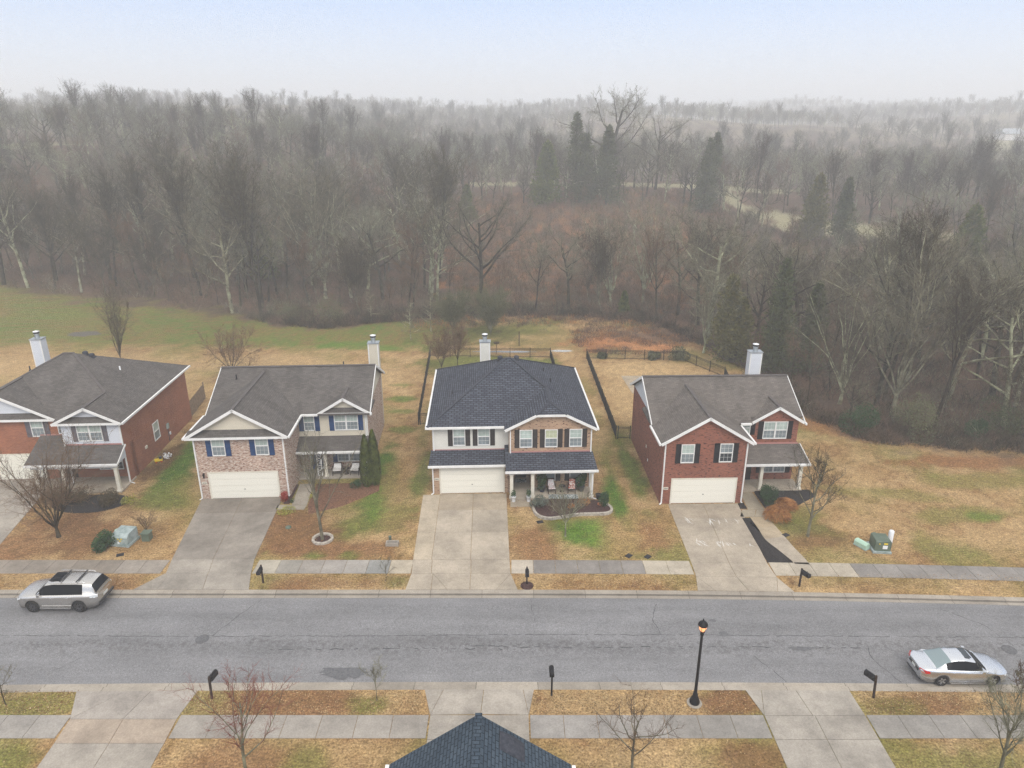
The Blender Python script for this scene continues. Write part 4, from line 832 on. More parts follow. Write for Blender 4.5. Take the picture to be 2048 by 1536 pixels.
m = MB(); rows = []
for i in range(9):      # low domed attic vent on the right slope
    x = -.42+.85*i/8; hh = .03+.24*math.sin(math.pi*min(1, (i+.4)/8.8))**.6
    rows.append([(x, 18.4+.4*math.cos(a_), 7.40-(x+1.14)*.71+hh*math.sin(a_)) for a_ in [math.pi*j/10 for j in range(11)]])
m.grid(rows, 0, True); m.face(rows[0]); m.face(list(reversed(rows[-1]))); m.build('attic_vent', M['ridgecap'], h.root)
m = MB().box(-2.6, -1.9, 18.72, 18.76, 5.6, 6.2).build('gable_vent', M['trim'], h.root)
h.finish()

# distant pale farmhouse on the far field
fh = empty('farmhouse', (300,455,hz(300,455)-.2), .3, 'small pale farmhouse far off in the haze beyond the right-hand field', 'house')
MB().box(-8,8,-5,5,0,5).build('wall', M['trim'], fh); MB().extr([(-8.5,-5.5,4.9),(-8.5,5.5,4.9),(-8.5,0,8)], (17,0,0)).build('roof', M['metal_grey'], fh); MB().box(9,17,-4,4,0,3.5).build('garage', M['trim'], fh)

# ---------------------------------------------------------------- vehicles
def paint(name, c, rough=.34, metal=.95):
    return nm(name, c, rough, metal)
M['suv_paint'] = paint('silver_taupe_paint', (.60,.58,.55), .26); M['sedan_paint'] = paint('silver_paint', (.70,.72,.75), .26)
M['tyre'] = nm('tyre_rubber', (.012,.012,.013), .85); M['rim_dark'] = nm('dark_alloy', (.10,.10,.11), .35, .8); M['rim'] = nm('alloy', (.5,.5,.5), .35, .8)
M['cglass'] = nm('tinted_car_glass', (.006,.008,.012), .25, 0, .06); M['rearglass'] = nm('pale_reflecting_glass', (.20,.26,.27), .08, 0, .8); M['tail'] = nm('red_lamp_lens', (.55,.02,.02), .2)
M['headl'] = nm('clear_lamp_lens', (.75,.78,.8), .1, .2); M['chrome'] = nm('chrome', (.7,.7,.7), .15, 1); M['plastic'] = nm('black_plastic', (.018,.018,.02), .6); M['plate'] = nm('number_plate', (.65,.66,.62), .5)
def itp(tab, x):
    if x <= tab[0][0]: return tab[0][1]
    for (a, b), (c, d) in zip(tab, tab[1:]):
        if x <= c: return b+(d-b)*(x-a)/(c-a)
    return tab[-1][1]
def wheel(parent, x, y, r, w, rim, sgn, spokes):
    t = MB(); n = 28
    prof = [(r*.66,-w/2),(r*.93,-w/2),(r,-w*.3),(r,w*.3),(r*.93,w/2),(r*.66,w/2),(r*.66,-w/2)]
    t.grid([[(math.cos(2*math.pi*k/n)*a, b, math.sin(2*math.pi*k/n)*a) for k in range(n)] for a, b in prof], 0, True, True)
    wo = t.build('wheel', M['tyre'], parent); wo.location = (x, y, r)
    m = MB(); oy = sgn*w*.38
    m.grid([[(math.cos(2*math.pi*k/n)*a, b, math.sin(2*math.pi*k/n)*a) for k in range(n)] for a, b in ((r*.68,sgn*w*.5),(r*.64,sgn*w*.5),(r*.6,sgn*w*.1),(.01,sgn*w*.08))], 1, True, True)
    for k in range(spokes):
        a = 2*math.pi*k/spokes; ca, sa = math.cos(a), math.sin(a)
        pts = []
        for (rr, ww) in ((.05, .045), (r*.64, .03)):
            pts += [(rr, ww), (rr, -ww)]
        P = [(pts[0][0]*ca-pts[0][1]*sa, oy, pts[0][0]*sa+pts[0][1]*ca), (pts[1][0]*ca-pts[1][1]*sa, oy, pts[1][0]*sa+pts[1][1]*ca), (pts[3][0]*ca-pts[3][1]*sa, sgn*w*.46, pts[3][0]*sa+pts[3][1]*ca), (pts[2][0]*ca-pts[2][1]*sa, sgn*w*.46, pts[2][0]*sa+pts[2][1]*ca)]
        m.extr(P, (0, -sgn*.03, 0))
    m.build('rim', [M[rim], M['plastic']], wo)
def car(spec, parent):
    # x runs from the front (0) to the rear (L); sections left-right symmetric
    L = spec['L']; st = sorted(set([round(i*L/56, 4) for i in range(57)] + [round(v, 4) for v in spec['ext']]))
    wx = spec['wheels']; r = spec['r']*1.13; rz = spec['r']
    body = MB(); glass = {}; under = MB()
    ring_of = []
    for x in st:
        zb = itp(spec['bot'], x)
        for c in wx:
            if abs(x-c) < r: zb = max(zb, rz+math.sqrt(max(0, r*r-(x-c)**2))*1.0)
        hw = itp(spec['hw'], x); zs = itp(spec['shoulder'], x); zbelt = itp(spec['belt'], x); ztop = itp(spec['top'], x); wr = itp(spec['wroof'], x)
        zs = min(zs, zbelt-.04); zb = min(zb, zs-.05)
        cab = max(0, min(1, (ztop-zbelt)/.35))
        ring = [(hw*.55, zb+.02), (hw*.975, zb), (hw*.995, (zb+zs)/2), (hw, zs), (hw*.955, zbelt-.03), (hw*.90, zbelt)]
        if ztop-zbelt > .03:
            ring += [(wr+(hw*.88-wr)*.5, (zbelt+ztop-.05)/2+.01), (wr, ztop-.06), (wr*.9, ztop-.015), (wr*.5, ztop+.012), (0, ztop+.02)]
        else:
            ring += [(hw*.80, zbelt+.02), (hw*.7, zbelt+.035), (hw*.6, zbelt+.045), (hw*.35, zbelt+.055), (0, zbelt+.06)]
        ring_of.append([(x, a, b) for a, b in ring])
    n = len(ring_of[0])
    for sgn in (-1, 1):
        for i in range(len(st)-1):
            x0, x1 = st[i], st[i+1]; xc = (x0+x1)/2
            for j in range(n-1):
                q = [ring_of[i][j], ring_of[i+1][j], ring_of[i+1][j+1], ring_of[i][j+1]]
                q = [(a, b*sgn, c) for a, b, c in q]
                if sgn > 0: q = q[::-1]
                kind = spec['cls'](xc, j)
                if kind == 'body': body.face(q, 0, True)
                else: glass.setdefault((kind, sgn if kind.startswith('side') else 0), MB()).face(q, 0, True)
    # close the ends and floor
    for idx in (0, -1):
        rr = ring_of[idx]; P = [(a, -b, c) for a, b, c in rr]+[(a, b, c) for a, b, c in reversed(rr[:-1])]
        body.face(P if idx else P[::-1], 0, False)
    for i in range(len(st)-1):
        a, b = ring_of[i][0], ring_of[i+1][0]
        body.face([(a[0],-a[1],a[2]),(a[0],a[1],a[2]),(b[0],b[1],b[2]),(b[0],-b[1],b[2])], 1)
    me = body.mesh('body', [M[spec['paint']], M['plastic']], False)
    import bmesh
    bm = bmesh.new(); bm.from_mesh(me); bmesh.ops.remove_doubles(bm, verts=bm.verts, dist=.0008); bmesh.ops.recalc_face_normals(bm, faces=bm.faces); bm.to_mesh(me); bm.free()
    bo = link(bpy.data.objects.new('body', me), parent)
    for (k, s_), mb in glass.items():
        me = mb.mesh(k, M['rearglass'] if k == 'rear_window' and spec.get('pale') else M['cglass'], False)
        bm = bmesh.new(); bm.from_mesh(me); bmesh.ops.remove_doubles(bm, verts=bm.verts, dist=.0008); bm.to_mesh(me); bm.free()
        link(bpy.data.objects.new({'side': 'side_window'}.get(k, k), me), parent)
    # dark wheel wells
    for c in wx:
        m = MB()
        for sgn in (-1, 1):
            hw = itp(spec['hw'], c)
            rows = [[(c+math.cos(a)*r*.99, sgn*yy, rz+math.sin(a)*r*.99) for a in [math.pi*k/14 for k in range(15)]] for yy in (hw*.5, hw*.965)]
            m.grid(rows, 0, True)
            m.face([(c+math.cos(a)*r*.99, sgn*hw*.5, rz+math.sin(a)*r*.99) for a in [math.pi*k/14 for k in range(15)]])
        m.build('wheel_arch', M['plastic'], parent)
    for c in wx:
        for sgn in (-1, 1): wheel(parent, c, sgn*(itp(spec['hw'], c)-spec['ww']/2-.03), spec['r'], spec['ww'], spec['rim'], sgn, spec['spokes'])
    return bo
# SUV
suv = empty('suv', (-28.72,34.93,-.095), 0, 'silver taupe seven-seat suv with roof rails and a black sunroof parked at the far kerb', 'car'); suv.location.x += .14; suv.scale = (.965,1,1)
def cls_suv(x, j):
    if j in (5, 6):
        if 1.50 < x < 4.08: return 'side'
        if 1.30 < x <= 1.50 and j == 5: return 'side'
    if j in (6, 7, 8, 9) and 1.22 < x < 1.86 and x < 1.80: 
        return 'windscreen' if j >= 7 else 'body'
    if j in (7, 8, 9) and 4.60 < x < 4.86: return 'rear_window'
    return 'body'
spec = dict(L=4.92, r=.385, ww=.25, wheels=(.98,3.76), paint='suv_paint', rim='rim_dark', spokes=10, ext=(.02,.08,.15,.6,1.36,1.22,1.5,1.8,1.86,2.44,2.52,3.30,3.36,4.08,4.6,4.86,4.9,1.42,.55,3.33,4.2),
    bot=[(0,.42),(.25,.30),(1.4,.30),(3.4,.30),(4.6,.36),(4.92,.48)], hw=[(0,.62),(.1,.76),(.3,.88),(.8,.935),(2.5,.94),(4.2,.925),(4.7,.86),(4.92,.76)],
    shoulder=[(0,.74),(.3,.86),(1.2,.98),(4.2,1.04),(4.92,.98)], belt=[(0,.86),(.15,.99),(.5,1.07),(1.25,1.14),(4.3,1.20),(4.92,1.12)],
    top=[(0,.86),(1.22,1.16),(1.86,1.74),(2.4,1.82),(3.8,1.82),(4.45,1.76),(4.6,1.70),(4.86,1.30),(4.92,1.12)], wroof=[(1.2,.80),(1.86,.66),(3.9,.64),(4.6,.60),(4.86,.72)], cls=cls_suv)
car(spec, suv)
MB().box(2.0,2.62,-.42,.42,1.83,1.853).build('sunroof', M['cglass'], suv)
for s_ in (-1, 1):
    m = MB(); m.tube([(2.1,s_*.6,1.82),(2.2,s_*.6,1.88),(4.1,s_*.57,1.87),(4.2,s_*.57,1.80)], [.018]*4, 6); m.build('roof_rail', M['chrome'], suv)
    m = MB(); m.box(1.45,1.62,s_*.90-.12*(s_<0),s_*.90+.12*(s_>0)+.0,1.12,1.27); m.build('wing_mirror', M['suv_paint'], suv)
    MB().box(1.45,3.3,min(s_*.93,s_*1.0),max(s_*.93,s_*1.0),.33,.38).build('running_board', M['chrome'], suv)
    MB().box(2.15,2.35,min(s_*.94,s_*.965),max(s_*.94,s_*.965),.98,1.02).build('door_handle', M['chrome'], suv); MB().box(3.1,3.3,min(s_*.94,s_*.965),max(s_*.94,s_*.965),1.0,1.04).build('door_handle', M['chrome'], suv)
    MB().extr([(.02,s_*.66,.78),(.10,s_*.80,.80),(.34,s_*.885,.92),(.34,s_*.86,.98),(.08,s_*.70,.92)], (-.015,0,.01)).build('headlight', M['headl'], suv)
    MB().extr([(4.52,s_*.885,1.02),(4.76,s_*.835,1.0),(4.9,s_*.74,.98),(4.9,s_*.72,1.12),(4.7,s_*.82,1.17),(4.52,s_*.87,1.16)], (.025,s_*.012,0)).build('tail_light', M['headl'], suv)
for x in (2.75, 3.72): MB().box(x-.03,x+.05,-.60,.60,1.88,1.905).build('roof_bar', M['plastic'], suv)
MB().box(4.905,4.935,-.5,.5,.94,1.0).build('tailgate_trim', M['chrome'], suv); MB().box(4.9,4.97,-.78,.78,.50,.62).build('bumper_step', M['plastic'], suv); MB().box(4.925,4.94,-.22,.22,.74,.88).build('number_plate', M['plate'], suv)
MB().box(-.03,.02,-.45,.45,.5,.85).build('grille', M['plastic'], suv)
MB().box(2.445,2.515,.775,.79,1.22,1.7).build('door_pillar', M['plastic'], suv)
# sedan (front to the right)
sd = empty('sedan', (25.02,29.13,-.10), math.pi, 'silver four-door sedan with sunroof and red tail lamps parked at the near kerb', 'car')
def cls_sd(x, j):
    if j in (5, 6):
        if 1.62 < x < 3.55: return 'side'
    if j in (7, 8, 9) and 1.38 < x < 1.98: return 'windscreen'
    if j in (7, 8, 9) and 3.28 < x < 4.08: return 'rear_window'
    return 'body'
spec = dict(L=4.86, r=.335, ww=.22, wheels=(.96,3.72), paint='sedan_paint', rim='rim', spokes=5, pale=True, ext=(.02,.07,.15,1.38,1.62,1.98,2.44,2.52,3.22,3.26,3.28,3.62,4.08,4.8,4.84),
    bot=[(0,.34),(.25,.21),(1.4,.19),(3.4,.19),(4.5,.26),(4.86,.38)], hw=[(0,.42),(.08,.62),(.25,.78),(.6,.885),(2.4,.93),(4.0,.91),(4.6,.82),(4.8,.72),(4.86,.60)],
    shoulder=[(0,.55),(.3,.66),(1.2,.80),(4.2,.88),(4.86,.80)], belt=[(0,.60),(.15,.70),(.5,.80),(1.3,.93),(2.5,.98),(3.8,1.03),(4.6,1.02),(4.86,.88)],
    top=[(0,.6),(1.38,.96),(1.98,1.36),(2.5,1.45),(3.0,1.44),(3.3,1.38),(4.08,1.08),(4.3,1.02),(4.86,.88)], wroof=[(1.3,.74),(1.98,.60),(3.1,.57),(3.5,.58),(4.08,.72)], cls=cls_sd)
car(spec, sd); sd.scale = (.93, .93, .95)
MB().box(2.12,2.46,-.40,.40,1.448,1.462).build('sunroof', M['darkglass'], sd)
for s_ in (-1, 1):
    MB().box(1.62,1.78,s_*.90-.14*(s_<0),s_*.90+.14*(s_>0),.93,1.05).build('wing_mirror', M['sedan_paint'], sd)
    MB().box(2.28,2.45,min(s_*.925,s_*.95),max(s_*.925,s_*.95),.84,.87).build('door_handle', M['chrome'], sd); MB().box(3.1,3.27,min(s_*.92,s_*.945),max(s_*.92,s_*.945),.86,.89).build('door_handle', M['chrome'], sd)
    MB().extr([(4.45,s_*.86,.80),(4.62,s_*.82,.78),(4.80,s_*.73,.80),(4.86,s_*.5,.82),(4.84,s_*.5,.93),(4.70,s_*.78,.95),(4.45,s_*.84,.92)], (.02,s_*.012,0)).build('tail_light', M['tail'], sd)
    MB().extr([(.05,s_*.5,.56),(.16,s_*.72,.58),(.42,s_*.85,.68),(.40,s_*.80,.74),(.1,s_*.56,.64)], (-.015,0,.012)).build('headlight', M['headl'], sd)
    MB().box(1.4,3.3,min(s_*.915,s_*.94),max(s_*.915,s_*.94),.20,.24).build('sill_trim', M['chrome'], sd)
MB().box(4.855,4.875,-.45,.45,.66,.80).build('bumper_insert', M['plastic'], sd); MB().box(4.87,4.885,-.16,.16,.67,.79).build('number_plate', M['plate'], sd); MB().box(4.66,4.84,-.62,.62,.28,.34).build('rear_diffuser', M['plastic'], sd)
MB().lathe(3.05, .0, [(.02,1.45),(.015,1.5)], 6).build('roof_antenna', M['sedan_paint'], sd)

# ---------------------------------------------------------------- street furniture
def mailbox(x, y, rz, label, tilt=0, post='post', h=1.05, base=False):
    root = empty('mailbox', (x, y, 0), rz, label, 'mailbox', 'mailboxes along the kerbs')
    m = MB(); m.box(-.05,.05,-.05,.05,0,h+.35); m.box(-.04,.04,-.42,.05,h-.06,h); m.build('post', M[post], root)
    m = MB(); n = 8; prof = [(.13*math.cos(a), h+.17+.13*math.sin(a)) for a in [math.pi*k/n for k in range(n+1)]] + [(-.13,h+.01),(.13,h+.01)]
    m.extr([(a, -.66, b) for a, b in prof], (0,.6,0)); bo = m.build('box', M['black'], root)
    m = MB(); m.extr([(a*1.06, -.675, h+.13+(b-h-.13)*1.06) for a, b in prof], (0,.02,0)); m.build('box_door', M['metal_dark'], bo)
    MB().box(.132,.142,-.35,-.32,h+.1,h+.28).build('flag', M['metal_dark'], bo)
    root.rotation_euler = (tilt, 0, rz); root.scale = (.88,.88,.92)
    return root
mailbox(-15.26,36.75,0,'black mailbox on a dark wooden post beside the pink brick house driveway')
mb_ = mailbox(.91,36.55,0,'black mailbox on a black post with a round mulch base before the blue-roofed house', post='black')
mailbox(17.49,36.4,R(28),'black mailbox on a wooden post beside the right brick house driveway')
mailbox(-14.7,27.4,R(172),'black mailbox on a leaning weathered post on the near verge by the left driveway', R(3))
mailbox(1.95,27.6,R(180),'slender black mailbox on the near verge right of the middle driveway', 0, 'black', 1.15)
mailbox(17.73,27.45,R(205),'black mailbox on a wooden post on the near verge behind the silver sedan', R(4))
o = MB(); o.lathe(.91, 36.45, [(.40,.0),(.38,.06),(.32,.08),(.05,.10)], 22); tag(o.build('mailbox_mulch_ring', M['mulch_brown']), 'round dark mulch ring at the foot of a black mailbox', 'mulch ring')
lp = empty('street_lamp', (8.86,27.1,0), 0, 'black street lamp with a lit acorn lantern on the near verge', 'street lamp')
MB().lathe(0,0,[(.36,0),(.36,.05),(.34,.06)],24).build('footing', M['concrete_mid'], lp)
MB().lathe(0,0,[(.24,.05),(.25,.16),(.20,.22),(.21,.28),(.15,.42),(.11,.5),(.13,.55),(.10,.62),(.085,.7),(.075,1.0)],18).build('base', M['black'], lp)
m = MB(); m.lathe(0,0,[(.075,.9),(.06,4.05),(.09,4.08),(.09,4.14),(.06,4.18),(.12,4.24),(.13,4.30)],14); m.build('pole', M['black'], lp)
le = nm('lamp_glass_lit', (.5,.28,.16), .3); le.node_tree.nodes['Principled BSDF'].inputs['Emission Color'].default_value = (1,.36,.14,1); le.node_tree.nodes['Principled BSDF'].inputs['Emission Strength'].default_value = 1.0
gl = MB(); gl.lathe(0,0,[(.10,4.30),(.15,4.40),(.185,4.52),(.19,4.60)],14); go = gl.build('lantern_glass', le, lp)
m = MB()
for k in range(6):
    a = math.pi*k/3; m.tube([(.105*math.cos(a),.105*math.sin(a),4.30),(.158*math.cos(a),.158*math.sin(a),4.40),(.2*math.cos(a),.2*math.sin(a),4.60)], [.011]*3, 4)
m.build('lantern_frame', M['black'], lp)
MB().lathe(0,0,[(.21,4.59),(.235,4.62),(.21,4.70),(.15,4.78),(.06,4.83),(.035,4.86),(.04,4.89),(.008,5.0)],16).build('lantern_cap', M['black'], lp)

# utility boxes
def boxy(w, d, h, top, mat, extra=None):
    m = MB(); m.extr([(-w/2,-d/2,0),(w/2,-d/2,0),(w/2,d/2,0),(-w/2,d/2,0)], (0,0,h))
    return m
u = empty('transformer', (24.35,40.5,0), R(-6), 'dark green pad transformer with yellow stickers on the open lawn', 'utility box')
MB().box(-.62,.55,-.62,.62,0,.14).build('pad', M['util_grey'], u); m = MB(); m.extr([(-.5,-.5,.14),(.5,-.5,.14),(.5,-.5,.78),(.46,-.44,.86),(-.46,-.44,.86),(-.5,-.5,.78)], (0,.98,0)); bo = m.build('cabinet', M['util_green'], u)
MB().box(.02,.26,-.506,-.501,.62,.74).build('sticker', M['yellow'], bo); MB().box(-.28,-.2,-.506,-.501,.62,.7).build('sticker', M['yellow'], bo); MB().box(-.02,.28,-.506,-.501,.3,.55).build('notice', M['white'], bo)
u = empty('cable_pedestal', (23.3,40.75,0), R(28), 'pale mint green cable box left of the dark green transformer', 'utility box')
m = MB(); m.extr([(-.22,-.45,0),(.22,-.45,0),(.22,-.45,.32),(.12,-.45,.42),(-.12,-.45,.42),(-.22,-.45,.32)], (0,.9,0)); m.build('cover', M['util_pale'], u); MB().box(-.25,.25,-.48,.48,0,.05).build('pad', M['util_grey'], u)
u = MB(); u.lathe(25.35,41.15,[(.17,0),(.17,.92),(.14,.98),(.05,1.0)],16); tag(u.build('marker_post', M['white']), 'white round-topped utility post behind the dark green transformer', 'utility post')
u = MB(); u.lathe(24.6,41.75,[(.16,0),(.16,.26),(.2,.3),(.12,.42)],12); tag(u.build('meter_pedestal', M['util_green']), 'small squat green pedestal behind the dark green transformer', 'utility box')
u = empty('transformer', (-26.0,41.3,0), R(-8), 'weathered grey green transformer with orange stickers beside an evergreen shrub', 'utility box')
MB().box(-.62,.62,-.62,.62,0,.16).build('pad', M['util_grey'], u); m = MB(); m.extr([(-.56,-.56,.16),(.56,-.56,.16),(.56,.3,.9),(.56,.56,.9),(-.56,.56,.9),(-.56,.3,.9)][:4]+[(.56,.56,.9)][:0], (0,0,0.001)) if False else m.extr([(-.56,-.56,.16),(-.56,-.56,.66),(-.56,-.3,.88),(-.56,.56,.92),(-.56,.56,.16)], (1.12,0,0)); bo = m.build('cabinet', M['util_grey'], u)
for x, z in ((-.1,.55),(.15,.57),(.02,.42)): MB().box(x-.06,x+.06,-.568,-.562,z-.05,z+.05).build('sticker', M['yellow'], bo)
MB().box(-.18,-.04,-.568,-.562,.2,.36).build('notice', M['white'], bo)
u = MB(); u.box(-24.95,-24.45,41.35,41.85,0,.55); u.box(-25.0,-24.4,41.3,41.9,.55,.6); tag(u.build('cable_pedestal', M['util_green']), 'small dark green cable box right of the weathered transformer', 'utility box')
u = MB(); u.lathe(-26.95,42.1,[(.14,0),(.14,.42),(.17,.45),(.05,.52)],12); tag(u.build('utility_pedestal', M['util_pale']), 'pale round-topped utility post behind the weathered transformer', 'utility post')
for x, y, rz, lab in ((1.98,43.85,.3,'dark plastic valve box lid in the lawn below the curved flower bed'),(7.61,39.65,.8,'dark valve box lid by the pavement, left one of the two in the lawn'),(8.83,39.55,.8,'dark valve box lid by the pavement, right one of the two in the lawn'),(18.75,42.15,.5,'dark slate slab lying at the edge of the curved path'),(-25.6,39.75,.4,'small dark cover in the lawn below the weathered transformer')):
    o = MB().box(-.22,.22,-.17,.17,0,.035).build('valve_lid', M['metal_dark']); o.location = (x, y, 0); o.rotation_euler = (0,0,rz); tag(o, lab, 'ground cover')
# bird bath / stone basin and little well head by the second house
b = empty('stone_planter', (-8.0,40.95,0), 0, 'pale concrete trough with a green fire-hydrant shaped post on the lawn', 'planter')
m = MB(); m.box(-.42,.42,-.2,.2,0,.06); m.box(-.42,.42,-.2,-.12,.06,.24); m.box(-.42,.42,.12,.2,.06,.24); m.box(-.42,-.34,-.12,.12,.06,.24); m.box(.34,.42,-.12,.12,.06,.24); m.build('trough', M['concrete_mid'], b)
MB().lathe(-.2,.34,[(.1,0),(.09,.4),(.12,.43),(.06,.5)],10).build('post', M['util_green'], b)
o = MB(); o.lathe(-15.6,43.1,[(.2,0),(.2,.09),(.05,.12)],12); tag(o.build('drain_cap', M['util_green']), 'small green drain cap in the brown lawn before the pink brick house', 'drain cap')

# fences
def iron_fence(pts, label, step=2.35, gate=False, h=1.22, bars=True):
    root = empty('iron_fence', (pts[0][0], pts[0][1], 0), 0, label, 'fence')
    ox, oy = pts[0]; posts = []
    panel = MB()
    for (a, b), (c, d) in zip(pts, pts[1:]):
        L = math.hypot(c-a, d-b); n = max(1, round(L/step))
        for i in range(n): posts.append((a+(c-a)*i/n, b+(d-b)*i/n))
        for z in (.15, h-.22, h-.08): panel.bar((a-ox,b-oy,z),(c-ox,d-oy,z), .035, .035)
        k = int(L/.11)
        for i in range(k):
            x, y = a+(c-a)*(i+.5)/k-ox, b+(d-b)*(i+.5)/k-oy; panel.box(x-.009,x+.009,y-.009,y+.009,.08,h)
    posts.append(pts[-1]); panel.build('picket_panel', M['fence'], root)
    pm = None
    for x, y in posts:
        if pm is None: pm = MB().box(-.035,.035,-.035,.035,0,h+.06).mesh('post', M['fence'])
        p = bpy.data.objects.new('post', pm); link(p, root); p.location = (x-ox, y-oy, 0)
iron_fence([(-8.75,61.2),(-9.9,82.1),(4.6,81.6),(4.9,74.5)], 'black iron picket fence round the back yard of the blue-roofed house')
iron_fence([(-8.6,61.2),(-6.75,61.3)], 'short black iron gate panel left of the blue-roofed house')
iron_fence([(9.3,58.1),(8.95,81.2),(20.4,80.6),(23.6,74.5),(22.6,67)], 'black iron picket fence round the back yard of the right brick house')
iron_fence([(9.45,58.05),(10.55,58.05)], 'short black iron gate panel left of the right brick house')
wf = empty('wooden_fence', (-30.75,62.6,0), math.atan2(5.3,-.75), 'weathered wooden board fence running back from the orange red brick house', 'fence')
for k in range(36): 
    o = MB().box(k*.15+.003,k*.15+.145,-.01,.01,.03,1.62+.04*math.sin(k*1.7)).build('board', M['fencewood'], wf)
MB().box(0,5.4,.012,.05,.4,.48).build('rail', M['fencewood'], wf); MB().box(0,5.4,.012,.05,1.3,1.38).build('rail', M['fencewood'], wf); MB().box(5.4,5.5,-.05,.05,0,1.8).build('post', M['fencewood'], wf)

# things on porches
def pot(x, y, z, r, h, mat, label, cat='plant pot', group=None): 
    m = MB(); m.lathe(0,0,[(r*.72,0),(r,h*.9),(r*1.1,h*.92),(r*1.1,h),(r*.9,h),(r*.85,h-.05)],14); o = m.build('plant_pot', M[mat]); o.location = (x,y,z); return tag(o, label, cat, group)
def leafball(name, x, y, z, rx, rz_, n, mat, size=.09, seed=1, parent=None, label=None, cat='shrub', flat=0, group=None, hollow=.35):
    r = random.Random(seed); m = MB(); lob = [(r.uniform(-.5,.5),r.uniform(-.5,.5),r.uniform(-.1,.6),r.uniform(.45,.75)) for _ in range(6)]
    for k in range(n):
        l = lob[r.randrange(6)]; d = Vector((r.gauss(0,1),r.gauss(0,1),r.gauss(0,1))).normalized()*(l[3]*r.uniform(hollow,1)**.5)
        p = Vector(((l[0]+d.x)*rx,(l[1]+d.y)*rx,max(.01,(l[2]+d.z*.8+.35)*rz_)))
        a = Vector((r.uniform(-1,1),r.uniform(-1,1),r.uniform(-.6,1))).normalized()*size*r.uniform(.6,1.4); b = a.cross(Vector((r.uniform(-1,1),r.uniform(-1,1),r.uniform(-1,1)))).normalized()*size*.45
        m.face([p-b, p+a*.5, p+b, p-a*.5])
    o = m.build(name, M[mat], parent, uv=False); o.location = (x,y,z)
    if parent is None: tag(o, label, cat, group)
    return o
pot(.12,46.75,.03,.17,.42,'white','white tapered pot beside the left porch column of the blue-roofed house'); leafball('potted_plant',.12,46.75,.4,.2,.5,260,'boxwood',.07,2,None,'small evergreen in the white pot beside the left porch column','plant')
pot(1.24,46.8,.03,.17,.42,'white','white tapered pot beside the second porch column of the blue-roofed house'); leafball('potted_plant',1.24,46.8,.4,.22,.5,260,'boxwood',.07,3,None,'small evergreen in the white pot beside the second porch column','plant')
pot(2.3,48.1,.13,.24,.45,'navy','navy glazed pot at the left end of the porch seating'); leafball('potted_palm',2.3,48.1,.5,.4,1.0,420,'boxwood',.2,4,None,'leafy green palm in the navy pot left of the porch rockers','plant')
pot(5.3,48.2,.13,.24,.45,'navy','navy glazed pot at the right end of the porch seating'); leafball('potted_palm',5.3,48.2,.5,.4,1.0,420,'boxwood',.2,5,None,'leafy green palm in the navy pot right of the porch rockers','plant')
def chair(x, y, z, rz, frame, cush, label, w=.6, h=.95, wick=False):
    root = empty('porch_chair', (x,y,z), rz, label, 'chair')
    for sx in (-1,1):
        for sy in (-1,1): MB().box(sx*w*.45-.025,sx*w*.45+.025,sy*.25-.025,sy*.25+.025,0,.4).build('leg', M[frame], root)
        MB().box(sx*w*.5-.03,sx*w*.5+.03,-.3,.28,.58,.63).build('armrest', M[frame], root)
    MB().box(-w*.48,w*.48,-.28,.28,.36,.42).build('seat', M[frame], root)
    m = MB(); m.extr([(-w*.48,.24,.4),(w*.48,.24,.4),(w*.42,.46,h),(-w*.42,.46,h)], (0,.04,0)); m.build('backrest', M[frame], root)
    m = MB(); m.box(-w*.42,w*.42,-.27,.22,.42,.5); m.extr([(-w*.40,.16,.48),(w*.40,.16,.48),(w*.36,.38,h-.04),(-w*.36,.38,h-.04)], (0,.06,0)); m.build('cushion', M[cush], root)
    return root
chair(3.0,47.95,.13,.12,'post','whitecloth','dark wooden porch chair with a white patterned cushion'); chair(4.55,48.0,.13,-.12,'post','redcloth','dark wooden porch chair with a red and white patterned cushion')
def table(x, y, z, r, h, mat, label):
    root = empty('side_table', (x,y,z), 0, label, 'table'); MB().lathe(0,0,[(r,h-.03),(r,h)],14).build('table_top', M[mat], root); MB().lathe(0,0,[(r*.7,0),(r*.2,.1),(r*.2,h-.03)],10).build('pedestal', M[mat], root)
table(3.8,48.1,.13,.25,.5,'black','small round black table between the two porch chairs with patterned cushions')
o = MB().box(-1.1,1.1,-.32,.32,0,.012)
rg = o.build('porch_rug', M['rug']); rg.location = (3.85,47.3,.131); tag(rg, 'striped grey green rug on the porch of the blue-roofed house', 'rug')
chair(-13.95,50.9,.15,.1,'wicker','cushion','dark wicker chair with pale cushion, left of the pair by the navy shutters',.75,.8); chair(-12.55,50.95,.15,-.05,'wicker','cushion','dark wicker chair with pale cushion, right of the pair by the slim evergreens',.75,.8)
table(-13.25,51.0,.15,.28,.5,'wicker','dark round table between the two wicker porch chairs')
pt = pot(6.35,46.05,.12,.16,.3,'tarp','tipped terracotta pot at the right end of the curved flower bed'); pt.rotation_euler = (1.2,0,.9); pt.location.z = .2
o = pot(6.5,47.2,.0,.22,.38,'black','black plastic tub at the right corner of the blue-roofed house')
leafball('shrub',6.75,45.75,.1,.38,1.0,1500,'boxwood',.07,6,None,'rounded dark evergreen shrub at the right end of the curved flower bed')
leafball('shrub',1.95,46.0,.1,.75,.62,1900,'sage',.07,7,None,'grey green mounded shrub at the left end of the curved flower bed')
leafball('shrub',4.4,45.6,.1,.35,.35,240,'orange_grass',.09,8,None,'small rusty dry plant in the middle of the curved flower bed'); leafball('shrub',5.4,46.3,.1,.6,.3,420,'orange_grass',.09,9,None,'low rusty dry plants below the porch edge of the blue-roofed house')
leafball('shrub',-17.0,46.75,0,.4,.75,900,'red_leaf',.06,10,None,'bright crimson shrub at the garage corner of the pink brick house')
